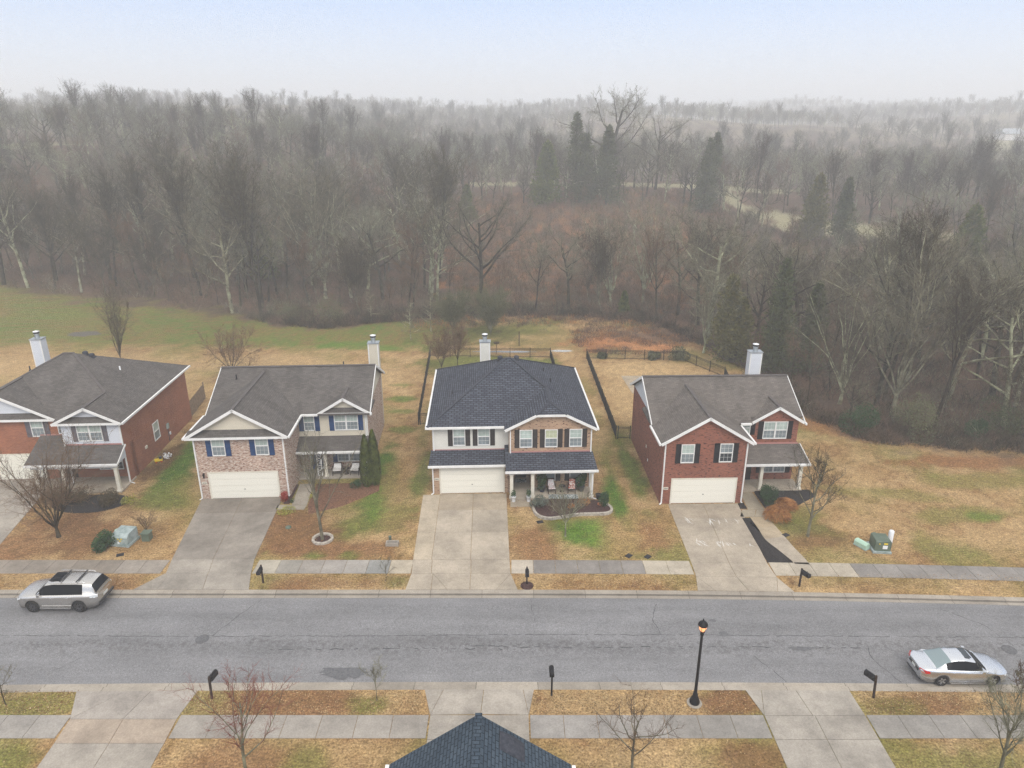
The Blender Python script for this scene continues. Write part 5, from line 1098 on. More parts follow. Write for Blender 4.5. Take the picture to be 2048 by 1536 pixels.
leafball('shrub',-16.35,46.55,0,.2,.3,120,'boxwood',.06,11,None,'tiny green plant beside the crimson shrub')
leafball('shrub',-11.9,48.9,0,.6,.6,900,'boxwood',.07,12,None,'low dark green shrub left of the slim evergreens')
leafball('shrub',-14.9,47.4,0,.35,.35,200,'lime',.07,13,None,'small yellow green plant beside the path of the pink brick house')
leafball('shrub',-16.2,45.3,0,.9,.12,500,'lime',.07,14,None,'low yellowish groundcover edging below the path of the pink brick house')
leafball('shrub',-30.0,46.2,0,.95,1.0,2600,'brown_shrub',.08,15,None,'rounded brown green bush in the dark bed of the leftmost house'); leafball('shrub',-28.3,46.5,0,.7,.45,600,'lime',.07,16,None,'low yellow green plant at the right end of the leftmost bed')
leafball('shrub',-33.4,46.3,0,1.2,1.0,2200,'brown_shrub',.09,17,None,'dense brown bush behind the spreading bare tree')
leafball('shrub',-31.8,46.6,0,.8,.9,1200,'brown_shrub',.09,18,None,'dark bush between the spreading bare tree and the porch')
leafball('shrub',-26.9,40.55,0,.8,1.0,1900,'boxwood',.12,19,None,'leafy dark green shrub growing against the weathered transformer')
leafball('shrub',18.9,46.3,.04,.72,1.05,2600,'boxwood',.08,20,None,'dark green evergreen bush in the black mulch bed'); leafball('shrub',19.2,47.4,.04,.5,.8,900,'boxwood',.08,21,None,'smaller dark green bush close to the white porch of the right brick house')
leafball('shrub',19.9,48.0,.04,.7,.6,300,'sage',.05,22,None,'sparse grey twiggy shrub against the porch of the right brick house')
def grassmound(x, y, r_, h_, seed, label, dirx=0):
    r = random.Random(seed); m = MB()
    for k in range(3600):
        a = r.uniform(0, 2*math.pi); e = r.uniform(.02, 1)**.6; ph = e*math.pi/2
        d = Vector((math.cos(a)*math.cos(ph), math.sin(a)*math.cos(ph), math.sin(ph)*1.0)); rr = r.uniform(.82,1.02)
        p = Vector((d.x*r_*rr, d.y*r_*rr, d.z*h_*rr+.05)); q = p+Vector((d.x*.22+dirx*.2+r.uniform(-.12,.12), d.y*.22+r.uniform(-.12,.12), -.16+r.uniform(-.12,.12)))
        m.sliver(p, q, .035, r)
    o = m.build('ornamental_grass', M['orange_grass'], None, False); o.location = (x,y,.02); tag(o, label, 'ornamental grass'); return o
grassmound(18.9,44.35,.88,.95,1,'large round rusty brown ornamental grass clump beside the curved path'); grassmound(20.0,46.0,.75,.6,2,'flopped rusty ornamental grass leaning over the black mulch bed', 1)
# toys by the leftmost house
ty = empty('toy_truck', (-29.45,53.4,0), .5, 'yellow toy truck lying beside the orange red brick wall', 'toy'); MB().box(-.3,.3,-.14,.14,.1,.28).build('body', M['yellow'], ty)
for sx in (-.2,.2): 
    m = MB(); m.grid([[(sx+.1*math.cos(a),yy,.1+.1*math.sin(a)) for a in [2*math.pi*k/10 for k in range(10)]] for yy in (-.17,.17)],0,True,True); m.build('wheel', M['tail'], ty)
MB().box(.05,.28,-.12,.12,.28,.45).build('cab', M['navy'], ty)
o = leafball('toy_pile',-29.1,54.2,0,.4,.35,60,'white',.16,3,None,'white and blue plastic toys heaped beside the yellow toy truck','toy')
# back yard bits
o = MB(); o.lathe(-1.9,83.2,[(.03,0),(.03,1.35),(.34,1.36),(.38,1.46),(.34,1.46)],14); tag(o.build('bird_bath', M['post']), 'slim bird bath standing beyond the back fence right of the chimney', 'bird bath')
o = MB(); o.box(-.06,.06,-.06,.06,0,1.9); oo = o.build('fence_post', M['post']); oo.location = (.9,86.5,0); tag(oo, 'lone dark post standing in the grass beyond the back fence', 'post')
o = MB(); o.lathe(23.0,71.4,[(.12,0),(.12,1.0),(.09,1.05)],10); tag(o.build('marker_post', M['white']), 'short white post inside the rear fence of the right brick house', 'utility post')
tag(blob(-57.5,92,2.1,1.2,.03,mottled('ashy_soil',(.05,.042,.036),(.13,.11,.095),5),'ash_pile',6,26,.2), kind='structure')
wp = blob(-1,84.0,3.6,.35,.03,nm('puddle_water',(.30,.32,.34),.08),'puddle',3,30,.25); tag(wp, kind='structure'); tag(blob(6.2,84.3,1.4,.4,.03,mottled('pale_gravel',(.3,.3,.29),(.55,.56,.57),6),'gravel_patch',4,24,.2), kind='structure')

# ---------------------------------------------------------------- trees
def grow(seed, H, spread, tr, kind='oak', dens=1.0, fork=.3, limbs=7, up=.55, twl=1.0, tww=.022, nmin=9, lean=0):
    """returns (trunk MB, crown MB): tubes for trunk and limbs, thin tapered slivers for the twigs"""
    r = random.Random(seed); T = MB(); C = MB()
    def rv(s): return Vector((r.gauss(0, s), r.gauss(0, s), r.gauss(0, s)))
    def twigs(p, d, L, n, w):
        for _ in range(n):
            dd = (d+rv(.55)+Vector((0,0,up*.35))).normalized(); l = L*r.uniform(.5, 1.3)
            a = p; b = p+dd*l*.5; dd2 = (dd+rv(.25)+Vector((0,0,.12*up))).normalized(); c = b+dd2*l*.5
            C.sliver(a, c, w, r)
            for _ in range(3):
                e = a.lerp(c, r.uniform(.25, .8)); C.sliver(e, e+(dd+rv(.6)+Vector((0,0,.2*up))).normalized()*l*.42, w*.7, r)
    def branch(p, d, L, rad, lev):
        seg = {0: 6, 1: 6, 2: 4}[lev]; pts = [p.copy()]; rads = [rad]; dd = d.copy(); q = p.copy()
        wob = {0: .05, 1: .16, 2: .24}[lev]; dirs = [dd.copy()]
        for i in range(seg):
            dd = (dd+rv(wob)+Vector((0,0,up*.16 if lev else .05))).normalized(); q = q+dd*L/seg; pts.append(q.copy()); rads.append(rad*(1-.8*(i+1)/seg) if lev else rad*(1-.6*(i+1)/seg)); dirs.append(dd.copy())
        if lev < 2: T.tube(pts, rads, 6 if lev == 0 else 4)
        else:
            for i in range(seg):
                C.tube([pts[i], pts[i+1]], [rads[i], rads[i+1]], 3)
        return pts, rads, dirs
    def at(pts, t):
        f = t*(len(pts)-1); i = min(int(f), len(pts)-2); return pts[i].lerp(pts[i+1], f-i), i
    base = Vector((0,0,-.15)); tl = H*(.72 if kind != 'vase' else fork+.06)
    td = Vector((r.gauss(0,.03)+lean, r.gauss(0,.03), 1)).normalized()
    pts, rads, dirs = branch(base, td, tl, tr, 0)
    nl = limbs
    for i in range(nl):
        t0 = fork/(.72 if kind != 'vase' else fork+.06) if kind != 'vase' else .75
        t = t0+(1-t0)*(i+.5*r.random())/nl if kind != 'vase' else min(1, t0+.25*r.random())
        p, k = at(pts, min(t, .999)); az = i*2.4+r.uniform(-.5,.5); 
        rem = H-p.z
        if kind == 'cone': out = 1.0; L = spread*(1-t*.85)*r.uniform(.8,1.15); dz = .25
        elif kind == 'fast': out = .22; L = rem*r.uniform(.75,1.05); dz = 1.0
        else: out = .75; L = rem*r.uniform(.65,1.0); L = min(L, spread*1.5); dz = up+.25*r.random()
        if kind == 'vase': out = spread/max(rem,.1)*r.uniform(.35,1.15); dz = 1.0; L = rem*r.uniform(.8,1.05)*math.sqrt(1+out*out*.5)*.95
        d = Vector((math.cos(az)*out, math.sin(az)*out, dz)).normalized()
        lp_, lr, ld = branch(p, d, L, rads[k]*r.uniform(.48,.68), 1)
        nb = max(4, int(nmin*dens*(.6+.4*L/max(spread,.1))))
        for j in range(nb):
            u = .22+.78*(j+r.random()*.6)/nb; u = min(u, .999); p2, k2 = at(lp_, u); dd = (ld[k2]+rv(.55)+Vector((0,0,up*.2))).normalized(); L2 = L*r.uniform(.22,.45)*(1.15-u*.5)
            bp, br, bd = branch(p2, dd, L2, max(.012, lr[k2]*.5), 2)
            nt = max(3, int(5*dens))
            for m_ in range(nt):
                v = (m_+r.random())/nt; p3, k3 = at(bp, min(v, .999)); twigs(p3, bd[k3], L2*.42*twl+.12*twl, 2, tww)
    # leader twigs
    for m_ in range(int(10*dens)): p3, k3 = at(pts, .75+.249*r.random()); twigs(p3, dirs[k3], H*.12, 2, tww) if kind != 'vase' else None
    return T, C
def conifer(seed, H, rad, col=.35, n=3000, size=.32, multi=1):
    r = random.Random(seed); T = MB(); C = MB()
    stems = [(r.uniform(-.5,.5)*rad*(multi>1), r.uniform(-.5,.5)*rad*(multi>1), H*(1 if i == 0 else r.uniform(.7,.95))) for i in range(multi)]
    for sx, sy, h in stems: T.tube([(sx*.3,sy*.3,-.2),(sx,sy,h*.5),(sx,sy,h*.97)], [H*.018,H*.012,.02], 6)
    lobes = []
    for sx, sy, h in stems:
        for k in range(70):
            t = r.random()**1.15; z = h*(.08+.86*t); rr = rad*(1-t)**(.75 if col < .5 else .35)*(1/multi**.3)*r.uniform(.55,1.1); a = r.uniform(0,6.28)
            lobes.append((Vector((sx+math.cos(a)*rr*.6, sy+math.sin(a)*rr*.6, z)), max(.3, rr*.5)))
    for sx, sy, h in stems:
        for q in range(12): t = .72+.25*q/11; lobes.append((Vector((sx, sy, h*t)), rad*(.34-.26*(q/11))))
    for k in range(n):
        c, s_ = lobes[r.randrange(len(lobes))]; d = Vector((r.gauss(0,1),r.gauss(0,1),r.gauss(0,.8))).normalized()
        p = c+d*s_*r.uniform(.45,1.35); o = Vector((d.x,d.y,d.z*.4+.5)).normalized()
        a = (o+Vector((r.gauss(0,.4),r.gauss(0,.4),r.gauss(0,.3)))).normalized()*size*r.uniform(.6,1.4); b = a.cross(Vector((r.uniform(-1,1),r.uniform(-1,1),r.uniform(-1,1)))).normalized()*size*.28
        C.face([p-b, p+b, p+a])
    return T, C
def tree_obj(name, T, C, tm, cm, loc, rz=0, s=1.0, label=None, cat='tree', group=None):
    root = empty(name, loc, rz, label, cat, group); root.scale = (s,s,s)
    T.build('trunk', M[tm], root, False); C.build('crown', M[cm], root, False); return root
# garden and verge trees
def yard(x, y, seed, H, spread, tr, label, tm='bark_dark', cm='twig_dark', rz=0, **k):
    k['dens'] = k.get('dens', 1)*1.55; k['nmin'] = int(k.get('nmin', 8)*1.25); T, C = grow(seed, H, spread, tr*.72, **k); return tree_obj('bare_tree', T, C, tm, cm, (x, y, hz(x,y)), rz, 1, label)
yard(-30.9,41.9,11,6.9,5.0,.24,'wide spreading bare tree with reddish branches on the lawn of the leftmost house',tm='twig_dark',cm='twig_red',kind='vase',fork=.09,limbs=15,nmin=7,dens=.9,tww=.018)
yard(-12.83,41.6,12,7.6,2.0,.17,'slender bare tree inside a stone ring before the pink brick house',tm='twig_grey',cm='twig_grey',kind='fast',fork=.22,limbs=14,nmin=5,dens=.55,tww=.013)
yard(3.65,42.0,13,3.4,1.7,.11,'small pale bare tree in the green patch before the blue-roofed house',tm='bark_pale',cm='twig_grey',kind='vase',fork=.34,limbs=11,nmin=6,dens=.8,tww=.014)
yard(20.2,42.0,14,6.9,2.3,.14,'bare tree with a pale trunk foot between the curved path and the utility boxes',tm='twig_grey',cm='twig_dark',kind='oak',fork=.2,limbs=13,nmin=6,dens=.7,up=.7,tww=.015)
yard(-11.4,22.9,15,6.4,2.3,.11,'young tree with red budding twigs in the foreground left of the slate roof',tm='twig_grey',cm='twig_bud',kind='oak',fork=.18,limbs=11,nmin=6,dens=.7,up=.8,tww=.011)
yard(5.2,23.0,16,4.4,2.2,.10,'bare brown tree in the foreground right of the slate roof',tm='twig_grey',cm='twig_red',kind='oak',fork=.26,limbs=10,nmin=6,dens=.7,up=.5,tww=.008)
yard(21.0,23.0,17,5.4,1.9,.12,'grey bare tree at the bottom right corner below the sedan',tm='twig_grey',cm='twig_grey',kind='oak',fork=.22,limbs=12,nmin=7,dens=.8,up=.75,tww=.011)
yard(-6.6,27.25,18,2.4,.75,.035,'thin bare sapling on the near verge between the left and middle driveways',tm='twig_grey',cm='twig_grey',kind='oak',fork=.35,limbs=8,nmin=4,dens=.6,up=.7,tww=.010)
yard(-24.5,27.0,19,2.3,.7,.045,'thin bare sapling on the near verge at the left edge',tm='twig_dark',cm='twig_grey',kind='oak',fork=.3,limbs=8,nmin=4,dens=.6,up=.6,tww=.010)
yard(24.5,27.2,20,2.5,.7,.04,'small sapling with brown clinging leaves on the near verge at the right edge',tm='twig_dark',cm='twig_red',kind='oak',fork=.25,limbs=9,nmin=4,dens=.7,up=.8,tww=.02)
yard(-7.75,36.9,21,1.9,.5,.03,'thin sapling on the far verge left of the middle driveway',tm='twig_dark',cm='twig_grey',kind='oak',fork=.3,limbs=6,nmin=4,dens=.5,up=.8,tww=.010)
yard(-25.3,42.6,22,1.5,.9,.05,'small bare brown shrub behind the weathered transformer',tm='twig_dark',cm='twig_red',kind='vase',fork=.15,limbs=8,nmin=5,dens=.6,tww=.012)
yard(-46.4,80.0,23,9.0,1.7,.16,'tall narrow upright bare tree behind the leftmost house',tm='twig_dark',cm='twig_dark',kind='vase',fork=.03,limbs=18,nmin=4,dens=.5,up=.9,tww=.022)
yard(-31.2,74.5,24,5.6,3.6,.17,'low wide bare crab apple behind the pink brick house',tm='twig_dark',cm='twig_red',kind='vase',fork=.12,limbs=12,nmin=7,dens=.9,tww=.03,up=.2)
yard(-8.0,76.5,25,4.8,1.9,.11,'small reddish bare tree inside the back fence, left of the pair',tm='twig_dark',cm='twig_red',kind='vase',fork=.12,limbs=10,nmin=7,dens=.8,tww=.025)
yard(-6.3,78.0,26,5.0,1.5,.10,'small reddish bare tree inside the back fence, right of the pair',tm='twig_dark',cm='twig_red',kind='vase',fork=.2,limbs=9,nmin=7,dens=.8,tww=.025)
for x, y, sd, H, sp, lab in ((-20.0,97.9,27,8.2,2.2,'leftmost'),(-13.2,89.0,28,7.0,2.3,'nearest'),(-11.0,93.0,29,7.4,2.6,'rightmost')):
    yard(x,y,sd,H,sp,.12,'young pale-limbed bare tree at the wood edge, %s of three in the grass'%lab,tm='bark_pale',cm='twig_grey',kind='cone',fork=.16,limbs=22,nmin=5,dens=.7,up=.25,tww=.022)
yard(-8.0,93.0,30,5.6,2.8,.12,'greenish twiggy willow-like bush beyond the back fence, left one',tm='twig_grey',cm='olive',kind='vase',fork=.04,limbs=18,nmin=8,dens=1.0,tww=.028)
yard(-2.8,91.0,31,6.0,3.0,.12,'olive brown twiggy bush beyond the back fence, right one',tm='twig_grey',cm='olive',kind='vase',fork=.04,limbs=20,nmin=8,dens=1.0,tww=.026)
# two slim arborvitae
for x, y, H, sd, lab in ((-11.2,49.1,4.4,1,'left'),(-10.65,49.35,4.7,2,'right')):
    r = random.Random(sd); T = MB(); C = MB(); T.tube([(0,0,-.1),(0,0,H*.9)],[.07,.02],6)
    for k in range(5200):
        t = r.random()**.8; z = H*t*.97+.05; rr = .50*min(1, .55+t*3)*(1-t**3.2)**.8*r.uniform(.72,1.0)+.02; a = r.uniform(0,6.283)
        p = Vector((math.cos(a)*rr, math.sin(a)*rr, z)); u = Vector((math.cos(a)*.35,math.sin(a)*.35,1)).normalized()*r.uniform(.1,.2); b = u.cross(Vector((math.cos(a),math.sin(a),r.uniform(-.5,.5)))).normalized()*.035
        C.face([p-b,p+b,p+u])
    tree_obj('arborvitae',T,C,'bark_dark','arbor',(x,y,0),0,1,'slim dark green columnar evergreen at the porch end, %s of the pair'%lab)

# forest: kinds built once, then copied
VAR = []
def variant(seed, tm, cm, H, sp, tr, **k):
    T, C = grow(seed, H, sp, tr, **k)
    VAR.append((T.mesh('trunk', M[tm], False), C.mesh('crown', M[cm], False), H))
K = dict(nmin=11, tww=.036, dens=1.15, twl=1.1)
variant(101,'bark_dark','twig_grey',17,6.8,.32,fork=.30,limbs=9,up=.42,**K)
variant(102,'bark_pale','twig_dark',18,6.0,.30,fork=.34,limbs=9,up=.6,**K)
variant(103,'bark_dark','twig_grey',16,7.4,.36,fork=.26,limbs=11,up=.45,**K)
variant(104,'bark_dark','twig_grey',15,4.4,.20,fork=.36,limbs=9,up=.7,**K)
variant(105,'bark_dark','twig_red',14,4.0,.18,fork=.3,limbs=10,up=.8,**K)
variant(106,'bark_pale','twig_grey',17,7.0,.33,fork=.26,limbs=9,up=.4,**K)
variant(107,'bark_dark','twig_dark',19,4.2,.22,kind='fast',fork=.35,limbs=10,up=.9,**K)
variant(108,'twig_grey','twig_dark',12,4.2,.17,kind='vase',fork=.2,limbs=11,up=.7,**K)
SAP = []
for i, (tm, cm) in enumerate((('twig_dark','twig_red'),('twig_grey','twig_dark'),('twig_dark','twig_red'))):
    T, C = grow(140+i, 8, 1.8, .075, kind='fast', fork=.25, limbs=8, up=.9, nmin=5, dens=.7, tww=.04, twl=1.2); SAP.append((T.mesh('trunk', M[tm], False), C.mesh('crown', M[cm], False), 8))
PAL = []
for i in range(2):
    T, C = grow(160+i*3, 17.5, 7.5, .34, kind='vase', fork=.10, limbs=12, up=.45, nmin=9, dens=.9, tww=.05, twl=1.0); PAL.append((T.mesh('trunk', M['bark_pale'], False), C.mesh('crown', M['twig_grey'], False), 17.5))
T, C = grow(171, 14, 5.5, .26, fork=.22, limbs=9, up=.35, nmin=7, dens=.6, tww=.05, lean=.1); PAL.append((T.mesh('trunk', M['bark_pale'], False), C.mesh('crown', M['bark_pale'], False), 14))
CED = []
for i, (mt, H, rad, mu) in enumerate((('cedar',11,2.6,1),('cedar_gold',9,3.0,2),('cedar',13,3.2,2),('arbor',7,2.0,1))):
    T, C = conifer(180+i, H, rad, .35, 7500, .36, mu); CED.append((T.mesh('trunk', M['bark_dark'], False), C.mesh('crown', M[mt], False), H))
def place(v, x, y, s, rz, name, label, group=None, cat='tree', z=None):
    zz = (hz(x, y) if z is None else z)
    root = empty(name, (x, y, zz-.1), rz, label, cat, group); root.scale = (s, s, s)
    for me in v[:2]: link(bpy.data.objects.new(me.name.split('.')[0], me), root)
    return root
HERO = []
def hero(v, x, y, s, label, name='bare_tree', rz=0.0): HERO.append((x, y)); return place(v, x, y, s, rz, name, label)
# conspicuous ones
hero(PAL[0],36.5,63,1.05,'big pale lichen-barked tree with many fanned limbs at the front of the right-hand wood',rz=.4)
hero(PAL[1],33.0,66.5,.72,'pale multi-stemmed tree directly right of the rightmost chimney',rz=1.2)
hero(PAL[2],46,61,1.05,'pale tree with drooping forked limbs at the right edge of the wood',rz=2.6)
hero(PAL[1],23.6,83.5,.62,'pale-limbed tree behind the rear fence corner of the right brick house',rz=3.0)
hero(PAL[0],20.5,109,.95,'white-limbed leaning tree behind the scrub, right of the centre',rz=2.0)
hero(PAL[1],15.2,107,.85,'white-limbed upright tree behind the scrub at the centre right',rz=.3)
hero(PAL[1],-30,112,1.15,'tall pale forked tree among dark trunks, left of centre in the wood',rz=2)
hero(PAL[0],-52,122,1.15,'broad pale-limbed tree above the left lawn bank',rz=4)
hero(PAL[2],-13,112,1.1,'crooked pale tree behind the three young trees',rz=1.0)
hero(VAR[2],-5,106,1.15,'dark three-forked tree at the left border of the reddish scrub',rz=1.0)
hero(VAR[0],8.5,104,.8,'dark round-crowned tree standing in the front of the reddish scrub',rz=2.0)
hero(VAR[7],13.2,103,1.0,'dark twiggy tree in the front of the reddish scrub, right of the round-crowned one',rz=2.0)
hero(VAR[3],3.5,103.5,.75,'small dark tree at the left front of the reddish scrub',rz=1.0)
hero(VAR[0],26.8,208,1.75,'tall lone tree whose rounded crown rises above the misty skyline',rz=0)
hero(VAR[0],40,205,1.3,'broad misty tree right of the tall lone tree',rz=1)
for k,(v,x,y,s,lab) in enumerate([(2,16.5,190,1.7,'tall green cedar behind the scrub, left of the tall lone tree'),(0,24,186,1.75,'narrow green cedar directly left of the tall lone tree'),(2,46,178,1.35,'green cedar in the mist right of the reddish scrub'),
    (0,52,190,1.55,'pointed cedar at the right end of the misty tree row'),(3,-10.5,170,1.2,'small dark spruce at the upper left of the reddish scrub'),(1,26.2,79.5,1.15,'yellow green cedar behind the rear fence of the right brick house'),
    (2,30.6,76.5,1.0,'large green cedar in the right-hand wood, tallest of its cluster'),(0,33.6,76.5,.95,'green cedar leaning among pale branches below the large cedar'),(1,63,150,1.5,'yellowish cedar far in the right-hand wood'),(0,67,146,1.2,'dark green cedar beside the yellowish one far right'),
    (3,9,188,2.2,'dark cedar left of the tall green cedar in the mist'),(0,57,103,1.2,'dark green cedar at the right edge of the wood'),(3,-43,124,1.3,'dark evergreen half hidden in the left wood'),(3,16.4,101.5,.55,'ivy-dark evergreen at the right front of the scrub'),(3,78,122,1.7,'olive evergreen near the right margin')]):
    hero(CED[v],x,y,s,lab,'cedar_tree',k*.7)
# evergreen bushes along the wood edge
for k,(x,y,rx,rz_,mt,lab) in enumerate([(-32.7,99.0,2.6,2.6,'olive','olive green bush at the left wood edge above the lawn'),(-26.2,97.5,3.2,3.2,'olive','large olive bush at the wood edge left of the three young trees'),(-29.5,98.5,1.8,1.8,'brown_shrub','brown bush between the two olive bushes'),
    (31.9,59.2,2.0,2.3,'boxwood','glossy green bush at the edge of the right-hand wood'),(36.6,58.2,2.5,3.0,'olive','loose green and rusty bush in the middle of the right wood edge'),(45.2,59.5,2.8,2.8,'cedar','dark green bush at the right margin of the wood'),(41.2,58.0,.9,1.5,'boxwood','small bright green bush low in the right wood edge'),
    (20.0,81.2,1.2,1.1,'olive','green bush growing through the rear corner of the iron fence'),(17.0,81.2,.9,.8,'olive','twiggy olive bush against the rear iron fence'),(10.9,81.6,.6,.6,'cedar','small dark evergreen at the rear iron fence')]):
    HERO.append((x,y)); leafball('bush', x, y, 0, rx, rz_, 2600, mt, .13, 40+k, None, lab, 'bush', hollow=.5)

# scatter
pts = []; r = random.Random(99)
def okdist(x, y, dmin):
    for a, b in HERO:
        if (a-x)**2+(b-y)**2 < (dmin*.75)**2: return False
    gx, gy = int(x//8), int(y//8)
    for i in (-1,0,1):
        for j in (-1,0,1):
            for a, b in cell.get((gx+i,gy+j), ()):
                if (a-x)**2+(b-y)**2 < dmin*dmin: return False
    return True
cell = {}
def addp(x, y, t): cell.setdefault((int(x//8),int(y//8)), []).append((x, y)); pts.append((x, y, t))
tries = 0
while tries < 52000:
    tries += 1
    y = 52+(340-52)*r.random()**1.5; hw = .80*y+14; x = r.uniform(-hw, hw)
    e = edgeY(x)
    if y < e+1.5: continue
    if 20 < x < 30 and y < 75: continue
    if infield(x, y): continue
    D = math.hypot(x, y); dm = 3.7 if D < 150 else (5.2 if D < 260 else 7.0)
    cl = inpoly(x, y, CLEAR)
    if cl:
        if r.random() > .9: continue
        if not okdist(x, y, 4.6): continue
        addp(x, y, 'sap'); continue
    if D > 300 and fbm(x, y, .012, 3, 2.2) < -.08 - (.0): continue
    if not okdist(x, y, dm): continue
    addp(x, y, 'sap' if (r.random() < .28 and D < 170) else 'tree')
r2 = random.Random(5); cell = {}
for _ in range(30000):
    y = 330+1250*r2.random()**1.3; x = r2.uniform(-.78*y, .78*y)
    if infield(x, y) or fbm(x, y, .008, 3, 2.2) < -.12: continue
    gx, gy = int(x//8), int(y//8)
    if okdist(x, y, 8): addp(x, y, 'tree')
pts.sort(key=lambda p: p[0]**2+p[1]**2)
big = [p for p in pts if p[2] == 'tree']; sap = [p for p in pts if p[2] == 'sap']
print('FOREST', len(big), len(sap))
def zone(x, y):
    a = x/y; D = math.hypot(x, y)
    w = 'far left' if a < -.42 else 'left' if a < -.2 else 'left of centre' if a < -.03 else 'centre' if a < .22 else 'right of centre' if a < .42 else 'far right'
    d = 'front rows' if (y-edgeY(x)) < 14 else 'middle depth' if D < 165 else 'misty back'
    return w, d
KIND = ['dark broad-crowned','grey high-branched','dark low-forked','slim grey','reddish-twigged','pale-barked','tall narrow','small many-stemmed']
NB = 262
LAND = [(0,'at the left picture edge'),(95,'above the leftmost chimney'),(245,'above the narrow upright tree'),(440,'above the low crab apple'),(600,'above the olive bushes'),(740,'above the pink brick chimney'),(850,'above the left iron fence'),(965,'above the centre chimney'),(1090,'above the centre roof'),(1200,'above the gap between fences'),
        (1330,'above the right rear fence'),(1450,'above the right fence corner'),(1530,'above the rightmost chimney'),(1640,'right of the rightmost roof'),(1760,'above the glossy bushes'),(1880,'above the open lawn'),(2048,'at the right picture edge')]
def pixx(x, y):
    return 1024+1420*x/(y*math.cos(PITCH)+(CAM_H-hz(x, y)-8)*math.sin(PITCH))
def lab_all(items, kindf):      # items: (x, y, kind) -> unique labels by landmark, depth and count from the left
    G_ = {}
    for i, (x, y, k) in enumerate(items):
        px = pixx(x, y); e = y-edgeY(x); D = math.hypot(x, y)
        d = 'front row' if e < 7 else 'second row' if e < 16 else 'mid wood' if D < 150 else 'misty rear' 
        l = min(LAND, key=lambda q: abs(q[0]-px))[1]
        G_.setdefault((k, d, l), []).append((px, i))
    out = {}; O = ['leftmost']+[w_+' from left' for w_ in 'second third fourth fifth sixth seventh eighth ninth tenth eleventh twelfth thirteenth fourteenth fifteenth sixteenth seventeenth eighteenth'.split()]
    for (k, d, l), m_ in G_.items():
        m_.sort(); n_ = len(m_)
        for j, (_, i) in enumerate(m_):
            o_ = '' if n_ == 1 else (O[j] if j < len(O) else 'right-hand')+' '
            out[i] = (kindf(k, o_, d, l), d)
    return out
sel = []
for i, (x, y, _) in enumerate(big[:NB]): sel.append((x, y, r.randrange(8)))
LB = lab_all(sel, lambda k, o, d, l: ('%s%s bare tree, %s, %s' % (o, KIND[k], d, l)))
for i, (x, y, k) in enumerate(sel):
    s = r.uniform(.66,1.15)*(1-.25*smoothstep(150, 240, math.hypot(x, y)))
    if x > 24 and y < 100: s *= .92
    if inpoly(x, y, LOW): s *= .45
    if 22 < x < 36 and 58 < y < 80: s *= .42
    place(VAR[k], x, y, s, r.uniform(0,6.28), 'bare_tree', LB[i][0], 'bare trees of the wood behind the houses')
sel = [(x, y, (r.randrange(3), inpoly(x, y, CLEAR))) for x, y, _ in sap[:230]]
LB = lab_all([(x, y, (('reddish','brown','reddish')[k[0]], k[1])) for x, y, k in sel], lambda k, o, d, l: '%s%s sapling %s, %s, %s' % (o, k[0], 'in the scrub' if k[1] else 'among trunks', d, l))
for i, (x, y, k) in enumerate(sel):
    place(SAP[k[0]], x, y, r.uniform(.55,1.0)*(1 if not k[1] else .66), r.uniform(0,6.28), 'bare_sapling', LB[i][0], 'saplings in the reddish scrub' if k[1] else 'saplings among the trunks of the wood')
rest = big[NB:]+sap[230:]
